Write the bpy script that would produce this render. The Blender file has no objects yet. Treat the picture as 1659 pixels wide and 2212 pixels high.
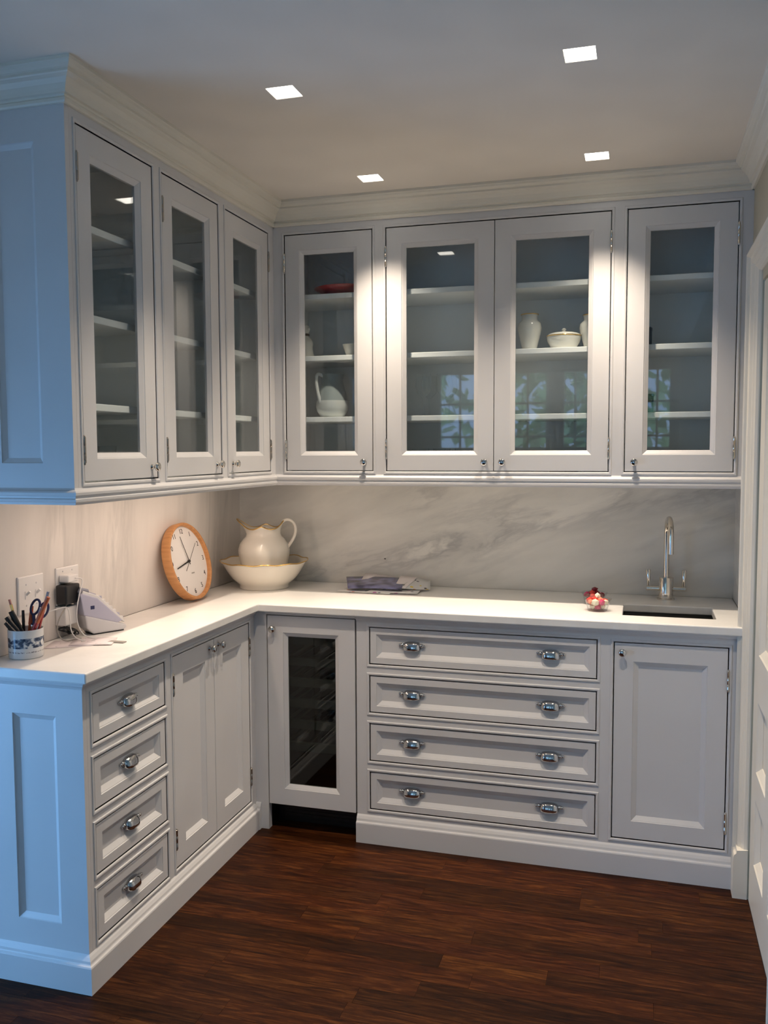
import bpy, bmesh, math, random
from mathutils import Vector, Matrix

random.seed(7)
scene = bpy.context.scene
COL = scene.collection

# ------------------------------------------------------------------ camera
CAM = Vector((1.7926, -3.7517, 1.5164)); YAW, PIT, ROL, FPX = 0.2835, -0.0710, -0.0037, 1906.56
fw = Vector((-math.sin(YAW) * math.cos(PIT), math.cos(YAW) * math.cos(PIT), math.sin(PIT)))
rt0 = Vector((math.cos(YAW), math.sin(YAW), 0)); up0 = rt0.cross(fw)
rt = math.cos(ROL) * rt0 + math.sin(ROL) * up0
up = -math.sin(ROL) * rt0 + math.cos(ROL) * up0
cd = bpy.data.cameras.new('camera'); cam = bpy.data.objects.new('camera', cd); COL.objects.link(cam)
cam.matrix_world = Matrix(((rt.x, up.x, -fw.x, CAM.x), (rt.y, up.y, -fw.y, CAM.y), (rt.z, up.z, -fw.z, CAM.z), (0, 0, 0, 1)))
cd.sensor_fit = 'VERTICAL'; cd.sensor_height = 24.0; cd.sensor_width = 24.0 * 1659 / 2212
cd.lens = FPX / 2212 * 24.0; cd.clip_start = 0.05
scene.camera = cam

# ------------------------------------------------------------------ world, exposure
w = bpy.data.worlds.new('world'); scene.world = w; w.use_nodes = True
bg = w.node_tree.nodes['Background']; bg.inputs[0].default_value = (0.40, 0.62, 1.0, 1); bg.inputs[1].default_value = 3.4
vs = scene.view_settings
vs.view_transform = 'Standard'; vs.look = 'None'; vs.exposure = 0.0; vs.gamma = 1.0; vs.use_curve_mapping = False
scene.display_settings.display_device = 'sRGB'
cy = scene.cycles; cy.max_bounces = 7; cy.diffuse_bounces = 4; cy.glossy_bounces = 3; cy.transmission_bounces = 4; cy.transparent_max_bounces = 14
cy.caustics_reflective = False; cy.caustics_refractive = False; cy.use_adaptive_sampling = True; cy.adaptive_threshold = 0.07; cy.adaptive_min_samples = 16
SPOT_W = 107.0          # each recessed downlight
SPOT_COL = (1.0, 0.84, 0.67)
SKY_W = 27.0          # daylight through the side window of the kitchen
SKY_COL = (0.18, 0.50, 1.0)
STRIP_W = 1.6          # strip lamp under the left wall cabinets

# ------------------------------------------------------------------ dimensions (metres)
XR = 2.157; ZC = 2.505
FB, FL = 0.580, 0.330          # base cabinet faces (back run y=-FB, left run x=FL)
UB, UL = 0.359, 0.337          # wall cabinet faces
YE = 1.700; YEU = 1.716        # ends of the left run
CB, CL, YC = 0.612, 0.363, 1.728   # worktop edges
ZT = 0.915
LIGHTS = [(0.824, -1.402), (1.628, -1.408), (0.824, -0.588), (1.631, -0.597)]

# ------------------------------------------------------------------ materials
def nodes_of(name):
    m = bpy.data.materials.new(name); m.use_nodes = True
    nt = m.node_tree; b = nt.nodes['Principled BSDF']
    return m, nt, b
def N(nt, t, **kw):
    n = nt.nodes.new(t)
    for k, v in kw.items(): setattr(n, k, v)
    return n
def ramp(nt, stops):
    r = N(nt, 'ShaderNodeValToRGB'); e = r.color_ramp.elements
    while len(e) < len(stops): e.new(0.5)
    for i, (p, c) in enumerate(stops):
        e[i].position = p; e[i].color = (c[0], c[1], c[2], 1)
    return r
def paint(name, col, rough=0.4, spec=0.5, bump=0.0, vary=0.03, scale=6.0, coat=0.0):
    m, nt, b = nodes_of(name)
    tc = N(nt, 'ShaderNodeNewGeometry'); no = N(nt, 'ShaderNodeTexNoise')
    no.inputs['Scale'].default_value = scale; no.inputs['Detail'].default_value = 0
    nt.links.new(tc.outputs['Position'], no.inputs['Vector'])
    r = ramp(nt, [(0.3, [c * (1 - vary) for c in col]), (0.7, [min(1, c * (1 + vary)) for c in col])])
    nt.links.new(no.outputs['Fac'], r.inputs[0]); nt.links.new(r.outputs[0], b.inputs['Base Color'])
    b.inputs['Roughness'].default_value = rough; b.inputs['Specular IOR Level'].default_value = spec
    b.inputs['Coat Weight'].default_value = coat
    if bump:
        n2 = N(nt, 'ShaderNodeTexNoise'); n2.inputs['Scale'].default_value = 220
        nt.links.new(tc.outputs['Position'], n2.inputs['Vector'])
        bp = N(nt, 'ShaderNodeBump'); bp.inputs['Strength'].default_value = bump; bp.inputs['Distance'].default_value = 0.001
        nt.links.new(n2.outputs['Fac'], bp.inputs['Height']); nt.links.new(bp.outputs[0], b.inputs['Normal'])
    return m
def metal(name, col, rough=0.15):
    m, nt, b = nodes_of(name)
    tc = N(nt, 'ShaderNodeNewGeometry'); no = N(nt, 'ShaderNodeTexNoise'); no.inputs['Scale'].default_value = 40
    nt.links.new(tc.outputs['Position'], no.inputs['Vector'])
    mr = N(nt, 'ShaderNodeMapRange'); mr.inputs['To Min'].default_value = rough * 0.8; mr.inputs['To Max'].default_value = rough * 1.3
    nt.links.new(no.outputs['Fac'], mr.inputs['Value']); nt.links.new(mr.outputs[0], b.inputs['Roughness'])
    b.inputs['Base Color'].default_value = (*col, 1); b.inputs['Metallic'].default_value = 1
    return m
def glass(name, tint, refl=1.5, gloss=0.02):
    m = bpy.data.materials.new(name); m.use_nodes = True; nt = m.node_tree
    nt.nodes.remove(nt.nodes['Principled BSDF']); out = nt.nodes['Material Output']
    tr = N(nt, 'ShaderNodeBsdfTransparent'); tr.inputs[0].default_value = (*tint, 1)
    gl = N(nt, 'ShaderNodeBsdfGlossy'); gl.inputs['Roughness'].default_value = gloss
    lw = N(nt, 'ShaderNodeLayerWeight'); lw.inputs['Blend'].default_value = 0.5
    pw = N(nt, 'ShaderNodeMath', operation='POWER'); nt.links.new(lw.outputs['Facing'], pw.inputs[0]); pw.inputs[1].default_value = 5.0
    f0 = ((refl - 1) / (refl + 1)) ** 2
    fr = N(nt, 'ShaderNodeMath', operation='MULTIPLY_ADD'); nt.links.new(pw.outputs[0], fr.inputs[0]); fr.inputs[1].default_value = 1 - f0; fr.inputs[2].default_value = f0
    mx = N(nt, 'ShaderNodeMixShader')
    nt.links.new(fr.outputs[0], mx.inputs[0]); nt.links.new(tr.outputs[0], mx.inputs[1]); nt.links.new(gl.outputs[0], mx.inputs[2])
    nt.links.new(mx.outputs[0], out.inputs['Surface'])
    return m
def marble(name, rot, scl, strength=1.0, base=(0.80, 0.785, 0.76), vein=(0.42, 0.405, 0.385), seed=0.0):
    m, nt, b = nodes_of(name)
    g = N(nt, 'ShaderNodeNewGeometry')
    mp = N(nt, 'ShaderNodeMapping'); mp.vector_type = 'TEXTURE'
    mp.inputs['Rotation'].default_value = rot; mp.inputs['Scale'].default_value = scl; mp.inputs['Location'].default_value = (seed, seed * 0.7, seed * 0.3)
    nt.links.new(g.outputs['Position'], mp.inputs['Vector'])
    wn = N(nt, 'ShaderNodeTexNoise'); wn.inputs['Scale'].default_value = 1.6; wn.inputs['Detail'].default_value = 4
    nt.links.new(mp.outputs[0], wn.inputs['Vector'])
    ad = N(nt, 'ShaderNodeMixRGB'); ad.blend_type = 'LINEAR_LIGHT'; ad.inputs[0].default_value = 0.28
    nt.links.new(mp.outputs[0], ad.inputs[1]); nt.links.new(wn.outputs['Color'], ad.inputs[2])
    n1 = N(nt, 'ShaderNodeTexNoise'); n1.inputs['Scale'].default_value = 2.0; n1.inputs['Detail'].default_value = 6; n1.inputs['Roughness'].default_value = 0.6
    nt.links.new(ad.outputs[0], n1.inputs['Vector'])
    r1 = ramp(nt, [(0.0, (0, 0, 0)), (0.41, (0, 0, 0)), (0.49, (0.9, 0.9, 0.9)), (0.53, (0.5, 0.5, 0.5)), (0.66, (0, 0, 0))])
    nt.links.new(n1.outputs['Fac'], r1.inputs[0])
    n2 = N(nt, 'ShaderNodeTexNoise'); n2.inputs['Scale'].default_value = 0.9; n2.inputs['Detail'].default_value = 3
    nt.links.new(mp.outputs[0], n2.inputs['Vector'])
    r2 = ramp(nt, [(0.44, (0, 0, 0)), (0.70, (1, 1, 1))])
    nt.links.new(n2.outputs['Fac'], r2.inputs[0])
    mu = N(nt, 'ShaderNodeMath', operation='MULTIPLY'); nt.links.new(r1.outputs[0], mu.inputs[0]); nt.links.new(r2.outputs[0], mu.inputs[1])
    m2 = N(nt, 'ShaderNodeMath', operation='MULTIPLY'); nt.links.new(mu.outputs[0], m2.inputs[0]); m2.inputs[1].default_value = 0.75 * strength
    n3 = N(nt, 'ShaderNodeTexNoise'); n3.inputs['Scale'].default_value = 2.2; n3.inputs['Detail'].default_value = 5
    nt.links.new(ad.outputs[0], n3.inputs['Vector'])
    r3 = ramp(nt, [(0.35, base), (0.75, [c * (1 - 0.14 * strength) for c in base])])
    nt.links.new(n3.outputs['Fac'], r3.inputs[0])
    mx = N(nt, 'ShaderNodeMixRGB'); nt.links.new(m2.outputs[0], mx.inputs[0]); nt.links.new(r3.outputs[0], mx.inputs[1]); mx.inputs[2].default_value = (*vein, 1)
    nt.links.new(mx.outputs[0], b.inputs['Base Color'])
    b.inputs['Roughness'].default_value = 0.28; b.inputs['Specular IOR Level'].default_value = 0.4
    return m
def emit(name, col, st):
    m = bpy.data.materials.new(name); m.use_nodes = True; nt = m.node_tree
    nt.nodes.remove(nt.nodes['Principled BSDF'])
    e = N(nt, 'ShaderNodeEmission'); e.inputs[0].default_value = (*col, 1); e.inputs[1].default_value = st
    nt.links.new(e.outputs[0], nt.nodes['Material Output'].inputs['Surface'])
    return m
def plank_mat(name):
    m, nt, b = nodes_of(name)
    g = N(nt, 'ShaderNodeNewGeometry'); oi = N(nt, 'ShaderNodeObjectInfo')
    sc = N(nt, 'ShaderNodeVectorMath', operation='SCALE'); sc.inputs[3].default_value = 37.0
    cx = N(nt, 'ShaderNodeCombineXYZ'); nt.links.new(oi.outputs['Random'], cx.inputs[0]); nt.links.new(oi.outputs['Random'], cx.inputs[2])
    nt.links.new(cx.outputs[0], sc.inputs[0])
    ad = N(nt, 'ShaderNodeVectorMath', operation='ADD'); nt.links.new(g.outputs['Position'], ad.inputs[0]); nt.links.new(sc.outputs[0], ad.inputs[1])
    mp = N(nt, 'ShaderNodeMapping'); mp.inputs['Scale'].default_value = (2.2, 26.0, 1.0); nt.links.new(ad.outputs[0], mp.inputs['Vector'])
    n1 = N(nt, 'ShaderNodeTexNoise'); n1.inputs['Scale'].default_value = 2.4; n1.inputs['Detail'].default_value = 6; n1.inputs['Distortion'].default_value = 1.6
    nt.links.new(mp.outputs[0], n1.inputs['Vector'])
    mp2 = N(nt, 'ShaderNodeMapping'); mp2.inputs['Scale'].default_value = (14.0, 160.0, 1.0); nt.links.new(ad.outputs[0], mp2.inputs['Vector'])
    n2 = N(nt, 'ShaderNodeTexNoise'); n2.inputs['Scale'].default_value = 1.5; n2.inputs['Detail'].default_value = 3; n2.inputs['Distortion'].default_value = 2.5
    nt.links.new(mp2.outputs[0], n2.inputs['Vector'])
    mx = N(nt, 'ShaderNodeMath', operation='MULTIPLY_ADD'); nt.links.new(n2.outputs['Fac'], mx.inputs[0]); mx.inputs[1].default_value = 0.45
    nt.links.new(n1.outputs['Fac'], mx.inputs[2])
    r = ramp(nt, [(0.50, (0.0095, 0.0024, 0.0008)), (0.74, (0.034, 0.0092, 0.0023)), (0.94, (0.076, 0.0255, 0.0062))])
    nt.links.new(mx.outputs[0], r.inputs[0])
    mc = N(nt, 'ShaderNodeMixRGB'); mc.blend_type = 'MULTIPLY'; mc.inputs[0].default_value = 1
    nt.links.new(r.outputs[0], mc.inputs[1]); nt.links.new(oi.outputs['Color'], mc.inputs[2])
    nt.links.new(mc.outputs[0], b.inputs['Base Color'])
    b.inputs['Roughness'].default_value = 0.45; b.inputs['Specular IOR Level'].default_value = 0.10
    bp = N(nt, 'ShaderNodeBump'); bp.inputs['Strength'].default_value = 0.15; bp.inputs['Distance'].default_value = 0.001
    nt.links.new(n2.outputs['Fac'], bp.inputs['Height']); nt.links.new(bp.outputs[0], b.inputs['Normal'])
    return m
def wood(name, c0, c1, rough=0.4):
    m, nt, b = nodes_of(name)
    tc = N(nt, 'ShaderNodeTexCoord'); mp = N(nt, 'ShaderNodeMapping'); mp.inputs['Scale'].default_value = (4, 60, 60)
    nt.links.new(tc.outputs['Object'], mp.inputs['Vector'])
    no = N(nt, 'ShaderNodeTexNoise'); no.inputs['Scale'].default_value = 1.4; no.inputs['Detail'].default_value = 4
    nt.links.new(mp.outputs[0], no.inputs['Vector']); r = ramp(nt, [(0.3, c0), (0.7, c1)])
    nt.links.new(no.outputs['Fac'], r.inputs[0]); nt.links.new(r.outputs[0], b.inputs['Base Color']); b.inputs['Roughness'].default_value = rough
    return m
def spots_mat(name, base, cols, scale=28, thr=0.36):
    """paper printed with small coloured spots"""
    m, nt, b = nodes_of(name)
    g = N(nt, 'ShaderNodeNewGeometry'); v = N(nt, 'ShaderNodeTexVoronoi'); v.inputs['Scale'].default_value = scale
    nt.links.new(g.outputs['Position'], v.inputs['Vector'])
    sx = N(nt, 'ShaderNodeSeparateColor'); nt.links.new(v.outputs['Color'], sx.inputs[0])
    r = ramp(nt, [(i / max(1, len(cols)), c) for i, c in enumerate(cols)]); r.color_ramp.interpolation = 'CONSTANT'
    nt.links.new(sx.outputs[0], r.inputs[0])
    lt = N(nt, 'ShaderNodeMath', operation='LESS_THAN'); lt.inputs[1].default_value = thr; nt.links.new(v.outputs['Distance'], lt.inputs[0])
    mx = N(nt, 'ShaderNodeMixRGB'); nt.links.new(lt.outputs[0], mx.inputs[0]); mx.inputs[1].default_value = (*base, 1); nt.links.new(r.outputs[0], mx.inputs[2])
    nt.links.new(mx.outputs[0], b.inputs['Base Color']); b.inputs['Roughness'].default_value = 0.35
    return m
def band_mat(name):
    """white cup with a printed blue-grey landscape band and a line of small print"""
    m, nt, b = nodes_of(name)
    g = N(nt, 'ShaderNodeNewGeometry'); sx = N(nt, 'ShaderNodeSeparateXYZ'); nt.links.new(g.outputs['Position'], sx.inputs[0])
    def band(lo, hi):
        a = N(nt, 'ShaderNodeMath', operation='GREATER_THAN'); a.inputs[1].default_value = lo
        c = N(nt, 'ShaderNodeMath', operation='LESS_THAN'); c.inputs[1].default_value = hi
        nt.links.new(sx.outputs[2], a.inputs[0]); nt.links.new(sx.outputs[2], c.inputs[0])
        mu = N(nt, 'ShaderNodeMath', operation='MULTIPLY'); nt.links.new(a.outputs[0], mu.inputs[0]); nt.links.new(c.outputs[0], mu.inputs[1])
        return mu
    n1 = N(nt, 'ShaderNodeTexNoise'); n1.inputs['Scale'].default_value = 70; n1.inputs['Detail'].default_value = 5; nt.links.new(g.outputs['Position'], n1.inputs['Vector'])
    r1 = ramp(nt, [(0.42, (0.03, 0.045, 0.09)), (0.5, (0.14, 0.19, 0.28)), (0.6, (0.72, 0.74, 0.74))]); nt.links.new(n1.outputs['Fac'], r1.inputs[0])
    n2 = N(nt, 'ShaderNodeTexNoise'); n2.inputs['Scale'].default_value = 260; nt.links.new(g.outputs['Position'], n2.inputs['Vector'])
    r2 = ramp(nt, [(0.47, (0.25, 0.25, 0.27)), (0.55, (0.74, 0.75, 0.75))]); nt.links.new(n2.outputs['Fac'], r2.inputs[0])
    m1 = N(nt, 'ShaderNodeMixRGB'); m1.inputs[1].default_value = (0.74, 0.75, 0.75, 1)
    nt.links.new(band(0.947, 0.976).outputs[0], m1.inputs[0]); nt.links.new(r1.outputs[0], m1.inputs[2])
    m2 = N(nt, 'ShaderNodeMixRGB'); nt.links.new(band(0.9335, 0.9375).outputs[0], m2.inputs[0])
    nt.links.new(m1.outputs[0], m2.inputs[1]); nt.links.new(r2.outputs[0], m2.inputs[2])
    nt.links.new(m2.outputs[0], b.inputs['Base Color']); b.inputs['Roughness'].default_value = 0.2
    return m

M = dict(
    cab=paint('white_cabinet_paint', (0.685, 0.675, 0.675), 0.36, 0.4, vary=0.015),
    inner=paint('cabinet_interior_paint', (0.90, 0.91, 0.90), 0.5, 0.3, vary=0.02),
    trim=paint('white_trim_paint', (0.75, 0.70, 0.60), 0.38, 0.4, vary=0.015),
    crown=paint('cream_crown_paint', (0.80, 0.76, 0.66), 0.4, 0.4, vary=0.015),
    ceil=paint('ceiling_paint', (0.84, 0.785, 0.71), 0.85, 0.2, bump=0.05, vary=0.02),
    kwall=paint('white_kitchen_wall_paint', (0.80, 0.80, 0.78), 0.7, 0.2),
    wall=paint('beige_wall_paint', (0.50, 0.46, 0.36), 0.8, 0.2, bump=0.06),
    marb_back=marble('marble_back', (0, -0.30, 0), (1.0, 1.0, 0.26), 1.45, base=(0.84, 0.805, 0.735)),
    marb_left=marble('marble_left', (-0.10, 0, 0), (1.0, 0.30, 2.2), 0.8, base=(0.80, 0.755, 0.71), seed=3.1),
    marb_top=marble('marble_worktop', (0, 0, 0.5), (1.1, 0.35, 1.0), 0.45, base=(0.87, 0.855, 0.825), seed=1.7),
    plank=plank_mat('stained_oak_planks'),
    sub=paint('dark_subfloor', (0.012, 0.006, 0.004), 0.8),
    nickel=metal('polished_nickel', (0.72, 0.68, 0.62), 0.10),
    chrome=metal('dark_chrome', (0.60, 0.60, 0.60), 0.08),
    bronze=metal('aged_hinge_metal', (0.42, 0.38, 0.33), 0.28),
    gold=metal('gold_rim', (0.86, 0.56, 0.20), 0.18),
    glass=glass('door_glass', (0.96, 0.98, 0.98), 1.6),
    wglass=glass('window_glass', (0.95, 0.97, 0.98), 1.4),
    cooler_glass=glass('smoked_cooler_glass', (0.55, 0.58, 0.56), 1.5),
    clear=glass('clear_plastic', (0.93, 0.94, 0.94), 1.5),
    dimglass=glass('wine_glass', (0.975, 0.985, 0.985), 1.5, 0.01),
    black=paint('black_plastic', (0.012, 0.012, 0.013), 0.35),
    darkin=paint('cooler_black_interior', (0.010, 0.012, 0.012), 0.5),
    rack=paint('cooler_rack_front', (0.12, 0.125, 0.11), 0.45),
    sink=paint('dark_composite_sink', (0.045, 0.043, 0.038), 0.5),
    porcelain=paint('ivory_porcelain', (0.80, 0.74, 0.64), 0.12, 0.5, vary=0.02),
    whitechina=paint('white_china', (0.78, 0.76, 0.70), 0.15, 0.5, vary=0.02),
    frost=paint('frosted_glass_white', (0.62, 0.64, 0.62), 0.35),
    clockwood=wood('clock_beech', (0.50, 0.22, 0.075), (0.64, 0.31, 0.12), 0.45),
    clockface=paint('clock_face', (0.80, 0.77, 0.74), 0.5),
    ink=paint('black_ink', (0.02, 0.018, 0.016), 0.5),
    white=paint('white_plastic', (0.78, 0.76, 0.74), 0.35),
    lav=paint('lavender_plastic', (0.50, 0.49, 0.60), 0.35),
    silver=paint('silver_plastic', (0.66, 0.65, 0.66), 0.25),
    greycable=paint('grey_cable', (0.30, 0.28, 0.25), 0.5),
    paper=paint('white_paper', (0.80, 0.74, 0.74), 0.6),
    pinkpaper=spots_mat('printed_letter', (0.78, 0.71, 0.72), [(0.55, 0.45, 0.5), (0.7, 0.62, 0.64), (0.45, 0.42, 0.45)], 60, 0.18),
    mag=paint('blue_magazine_cover', (0.155, 0.155, 0.27), 0.22, vary=0.5, scale=26),
    leaflet=spots_mat('leaflet_with_pictures', (0.66, 0.66, 0.65), [(0.70, 0.30, 0.03), (0.06, 0.06, 0.07), (0.75, 0.55, 0.06), (0.12, 0.12, 0.14)], 34, 0.27),
    flyer=spots_mat('flyer_with_pictures', (0.78, 0.77, 0.74), [(0.65, 0.16, 0.12), (0.15, 0.15, 0.2), (0.55, 0.2, 0.45)], 30, 0.25),
    cup=band_mat('printed_cup'),
    red=paint('red_glaze', (0.45, 0.015, 0.02), 0.25),
    f_red=paint('red_fruit', (0.62, 0.06, 0.045), 0.2), f_pink=paint('pink_fruit', (0.62, 0.05, 0.16), 0.2),
    f_orange=paint('coral_fruit', (0.80, 0.27, 0.17), 0.25), f_white=paint('cream_fruit', (0.86, 0.78, 0.60), 0.3), f_dark=paint('dark_red_fruit', (0.16, 0.012, 0.018), 0.2),
    penred=paint('red_pen', (0.42, 0.03, 0.035), 0.25), penorange=paint('orange_pen', (0.55, 0.11, 0.03), 0.3), pencil=paint('yellow_pencil', (0.65, 0.42, 0.08), 0.35),
    penblue=paint('navy_plastic', (0.03, 0.035, 0.11), 0.3), pengrey=paint('grey_pen', (0.36, 0.36, 0.42), 0.3), eraser=paint('pink_eraser', (0.6, 0.3, 0.26), 0.6),
    green=paint('dark_green_glaze', (0.012, 0.03, 0.025), 0.3), brown=paint('dark_brown_wicker', (0.06, 0.045, 0.03), 0.6, vary=0.4, scale=60),
    lens=emit('lamp_lens', (1.0, 0.93, 0.82), 9.0),
    housing=paint('lamp_housing', (0.85, 0.85, 0.83), 0.5),
    strip=emit('strip_lamp', (1.0, 0.76, 0.60), 25.0),
    leaf=paint('foliage', (0.42, 0.60, 0.30), 0.6, vary=0.5, scale=3), bark=paint('bark', (0.12, 0.09, 0.06), 0.9),
)

# ------------------------------------------------------------------ mesh builder
BACK = lambda y=-FB: (Vector((0, y, 0)), Vector((1, 0, 0)), Vector((0, 0, 1)), Vector((0, -1, 0)))     # u=x v=z n=-y
LEFT = lambda x=FL: (Vector((x, 0, 0)), Vector((0, 1, 0)), Vector((0, 0, 1)), Vector((1, 0, 0)))       # u=y v=z n=+x
RIGHT = lambda x=XR: (Vector((x, 0, 0)), Vector((0, 1, 0)), Vector((0, 0, 1)), Vector((-1, 0, 0)))
WORLD = (Vector((0, 0, 0)), Vector((1, 0, 0)), Vector((0, 1, 0)), Vector((0, 0, 1)))
class MB:
    def __init__(s, frame=WORLD): s.v = []; s.f = []; s.fr = frame
    def p(s, a, b, c):
        o, u, v, n = s.fr; s.v.append(o + u * a + v * b + n * c); return len(s.v) - 1
    def face(s, *i): s.f.append(tuple(i))
    def box(s, a0, a1, b0, b1, c0, c1):
        i = [s.p(a, b, c) for c in (c0, c1) for b in (b0, b1) for a in (a0, a1)]
        for q in ((0, 1, 3, 2), (4, 6, 7, 5), (0, 4, 5, 1), (2, 3, 7, 6), (0, 2, 6, 4), (1, 5, 7, 3)): s.face(*[i[k] for k in q])
        return s
    def rect_sweep(s, a0, a1, b0, b1, prof, fill=False, fillback=False):
        rings = []
        for d, h in prof:
            rings.append([s.p(a0 + d, b0 + d, h), s.p(a1 - d, b0 + d, h), s.p(a1 - d, b1 - d, h), s.p(a0 + d, b1 - d, h)])
        for r0, r1 in zip(rings, rings[1:]):
            for k in range(4): s.face(r0[k], r0[(k + 1) % 4], r1[(k + 1) % 4], r1[k])
        if fill: s.face(*rings[-1])
        if fillback: s.face(*rings[0][::-1])
        return s
    def plate(s, a0, a1, b0, b1, holes, c0, c1):
        """slab between heights c0..c1 with rectangular holes"""
        A = sorted({a0, a1, *[h[0] for h in holes], *[h[1] for h in holes]}); B = sorted({b0, b1, *[h[2] for h in holes], *[h[3] for h in holes]})
        idx = {}
        def P(a, b, c):
            k = (a, b, c)
            if k not in idx: idx[k] = s.p(a, b, c)
            return idx[k]
        solid = lambda i, j: 0 <= i < len(A) - 1 and 0 <= j < len(B) - 1 and not any(h[0] - 1e-9 <= A[i] and A[i + 1] <= h[1] + 1e-9 and h[2] - 1e-9 <= B[j] and B[j + 1] <= h[3] + 1e-9 for h in holes)
        for i in range(len(A) - 1):
            for j in range(len(B) - 1):
                if not solid(i, j): continue
                x0, x1, y0, y1 = A[i], A[i + 1], B[j], B[j + 1]
                s.face(P(x0, y0, c1), P(x1, y0, c1), P(x1, y1, c1), P(x0, y1, c1))
                s.face(P(x0, y0, c0), P(x0, y1, c0), P(x1, y1, c0), P(x1, y0, c0))
                if not solid(i - 1, j): s.face(P(x0, y0, c0), P(x0, y0, c1), P(x0, y1, c1), P(x0, y1, c0))
                if not solid(i + 1, j): s.face(P(x1, y0, c0), P(x1, y1, c0), P(x1, y1, c1), P(x1, y0, c1))
                if not solid(i, j - 1): s.face(P(x0, y0, c0), P(x1, y0, c0), P(x1, y0, c1), P(x0, y0, c1))
                if not solid(i, j + 1): s.face(P(x0, y1, c0), P(x0, y1, c1), P(x1, y1, c1), P(x1, y1, c0))
        return s
    def ring(s, c, ax, r, n, e1=None, sx=1.0):
        ax = Vector(ax).normalized(); t = Vector((0, 0, 1)) if abs(ax.z) < 0.9 else Vector((1, 0, 0))
        e1 = e1 or ax.cross(t).normalized(); e2 = ax.cross(e1)
        return [s.p(*(Vector(c) + e1 * (r * sx * math.cos(2 * math.pi * k / n)) + e2 * (r * math.sin(2 * math.pi * k / n)))) for k in range(n)]
    def join(s, r0, r1):
        n = len(r0)
        for k in range(n): s.face(r0[k], r0[(k + 1) % n], r1[(k + 1) % n], r1[k])
    def lathe(s, c, ax, prof, n=24, cap0=True, cap1=True):
        """prof: (radius, distance along axis)"""
        ax = Vector(ax).normalized(); rs = [s.ring(Vector(c) + ax * d, ax, r, n) for r, d in prof]
        for a, b in zip(rs, rs[1:]): s.join(a, b)
        if cap0: s.face(*rs[0][::-1])
        if cap1: s.face(*rs[-1])
        return s
    def tube(s, pts, r, n=8, closed=False, cap=True):
        pts = [Vector(q) for q in pts]; rs = []; prev = None; m = len(pts)
        for i, q in enumerate(pts):
            if closed: t = pts[(i + 1) % m] - pts[i - 1]
            else: t = pts[min(i + 1, m - 1)] - pts[max(i - 1, 0)]
            t.normalize()
            if prev is None:
                h = Vector((0, 0, 1)) if abs(t.z) < 0.9 else Vector((1, 0, 0)); e = t.cross(h).normalized()
            else:
                e = (prev - t * prev.dot(t)).normalized()
            prev = e; e2 = t.cross(e); rr = r[i] if isinstance(r, (list, tuple)) else r
            rs.append([s.p(*(q + e * (rr * math.cos(2 * math.pi * k / n)) + e2 * (rr * math.sin(2 * math.pi * k / n)))) for k in range(n)])
        for a, b in zip(rs, rs[1:]): s.join(a, b)
        if closed: s.join(rs[-1], rs[0])
        elif cap: s.face(*rs[0][::-1]); s.face(*rs[-1])
        return s
    def sweep(s, path, prof):
        """profile (offset to the right of the path, z) swept along a plan polyline with mitres"""
        P2 = [Vector((q[0], q[1])) for q in path]; rows = []
        nr = lambda a, b: Vector(((b - a).y, -(b - a).x)).normalized()
        for i, q in enumerate(P2):
            if i == 0: o = nr(P2[0], P2[1])
            elif i == len(P2) - 1: o = nr(P2[-2], P2[-1])
            else:
                n0, n1 = nr(P2[i - 1], q), nr(q, P2[i + 1]); o = (n0 + n1) / (1 + n0.dot(n1))
            rows.append([s.p(q.x + o.x * d, q.y + o.y * d, z) for d, z in prof])
        for a, b in zip(rows, rows[1:]):
            for k in range(len(prof) - 1): s.face(a[k], b[k], b[k + 1], a[k + 1])
        for r in (rows[0][::-1], rows[-1]): s.face(*r)
        return s
    def blob(s, c, rx, ry, rz, jit=0.15, rnd=random, sub=1):
        bm = bmesh.new(); bmesh.ops.create_icosphere(bm, subdivisions=sub, radius=1)
        off = len(s.v)
        for v in bm.verts:
            k = 1 + rnd.uniform(-jit, jit); s.p(c[0] + v.co.x * rx * k, c[1] + v.co.y * ry * k, c[2] + v.co.z * rz * k)
        for f in bm.faces: s.face(*[off + v.index for v in f.verts])
        bm.free(); return s
    def build(s, name, mat, parent=None, smooth=0, bevel=0, solid=0, origin=None):
        me = bpy.data.meshes.new(name)
        o0 = Vector(origin) if origin is not None else Vector((0, 0, 0))
        me.from_pydata([tuple(v - o0) for v in s.v], [], s.f)
        bm = bmesh.new(); bm.from_mesh(me); bmesh.ops.remove_doubles(bm, verts=bm.verts, dist=1e-6)
        bmesh.ops.recalc_face_normals(bm, faces=bm.faces); bm.to_mesh(me); bm.free()
        me.materials.append(M[mat] if isinstance(mat, str) else mat)
        if smooth: me.shade_smooth() if smooth >= 180 else me.shade_smooth()
        o = bpy.data.objects.new(name, me); COL.objects.link(o); o.location = o0
        if smooth and smooth < 180:
            try:
                me.set_sharp_from_angle(angle=math.radians(smooth))
            except Exception: pass
        if parent: adopt(o, parent)
        if solid:
            md = o.modifiers.new('solid', 'SOLIDIFY'); md.thickness = solid; md.offset = 0
        if bevel:
            md = o.modifiers.new('bevel', 'BEVEL'); md.width = bevel; md.segments = 2; md.limit_method = 'ANGLE'; md.angle_limit = math.radians(40)
        return o
def adopt(o, parent):
    o.parent = parent
    m = Matrix.Translation(parent['_o'] if '_o' in parent else (0, 0, 0)) if False else world_of(parent)
    o.matrix_parent_inverse = m.inverted()
def world_of(o):
    m = Matrix.Translation(o.location) @ o.rotation_euler.to_matrix().to_4x4()
    return (world_of(o.parent) @ o.matrix_parent_inverse @ m) if o.parent else m
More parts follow.
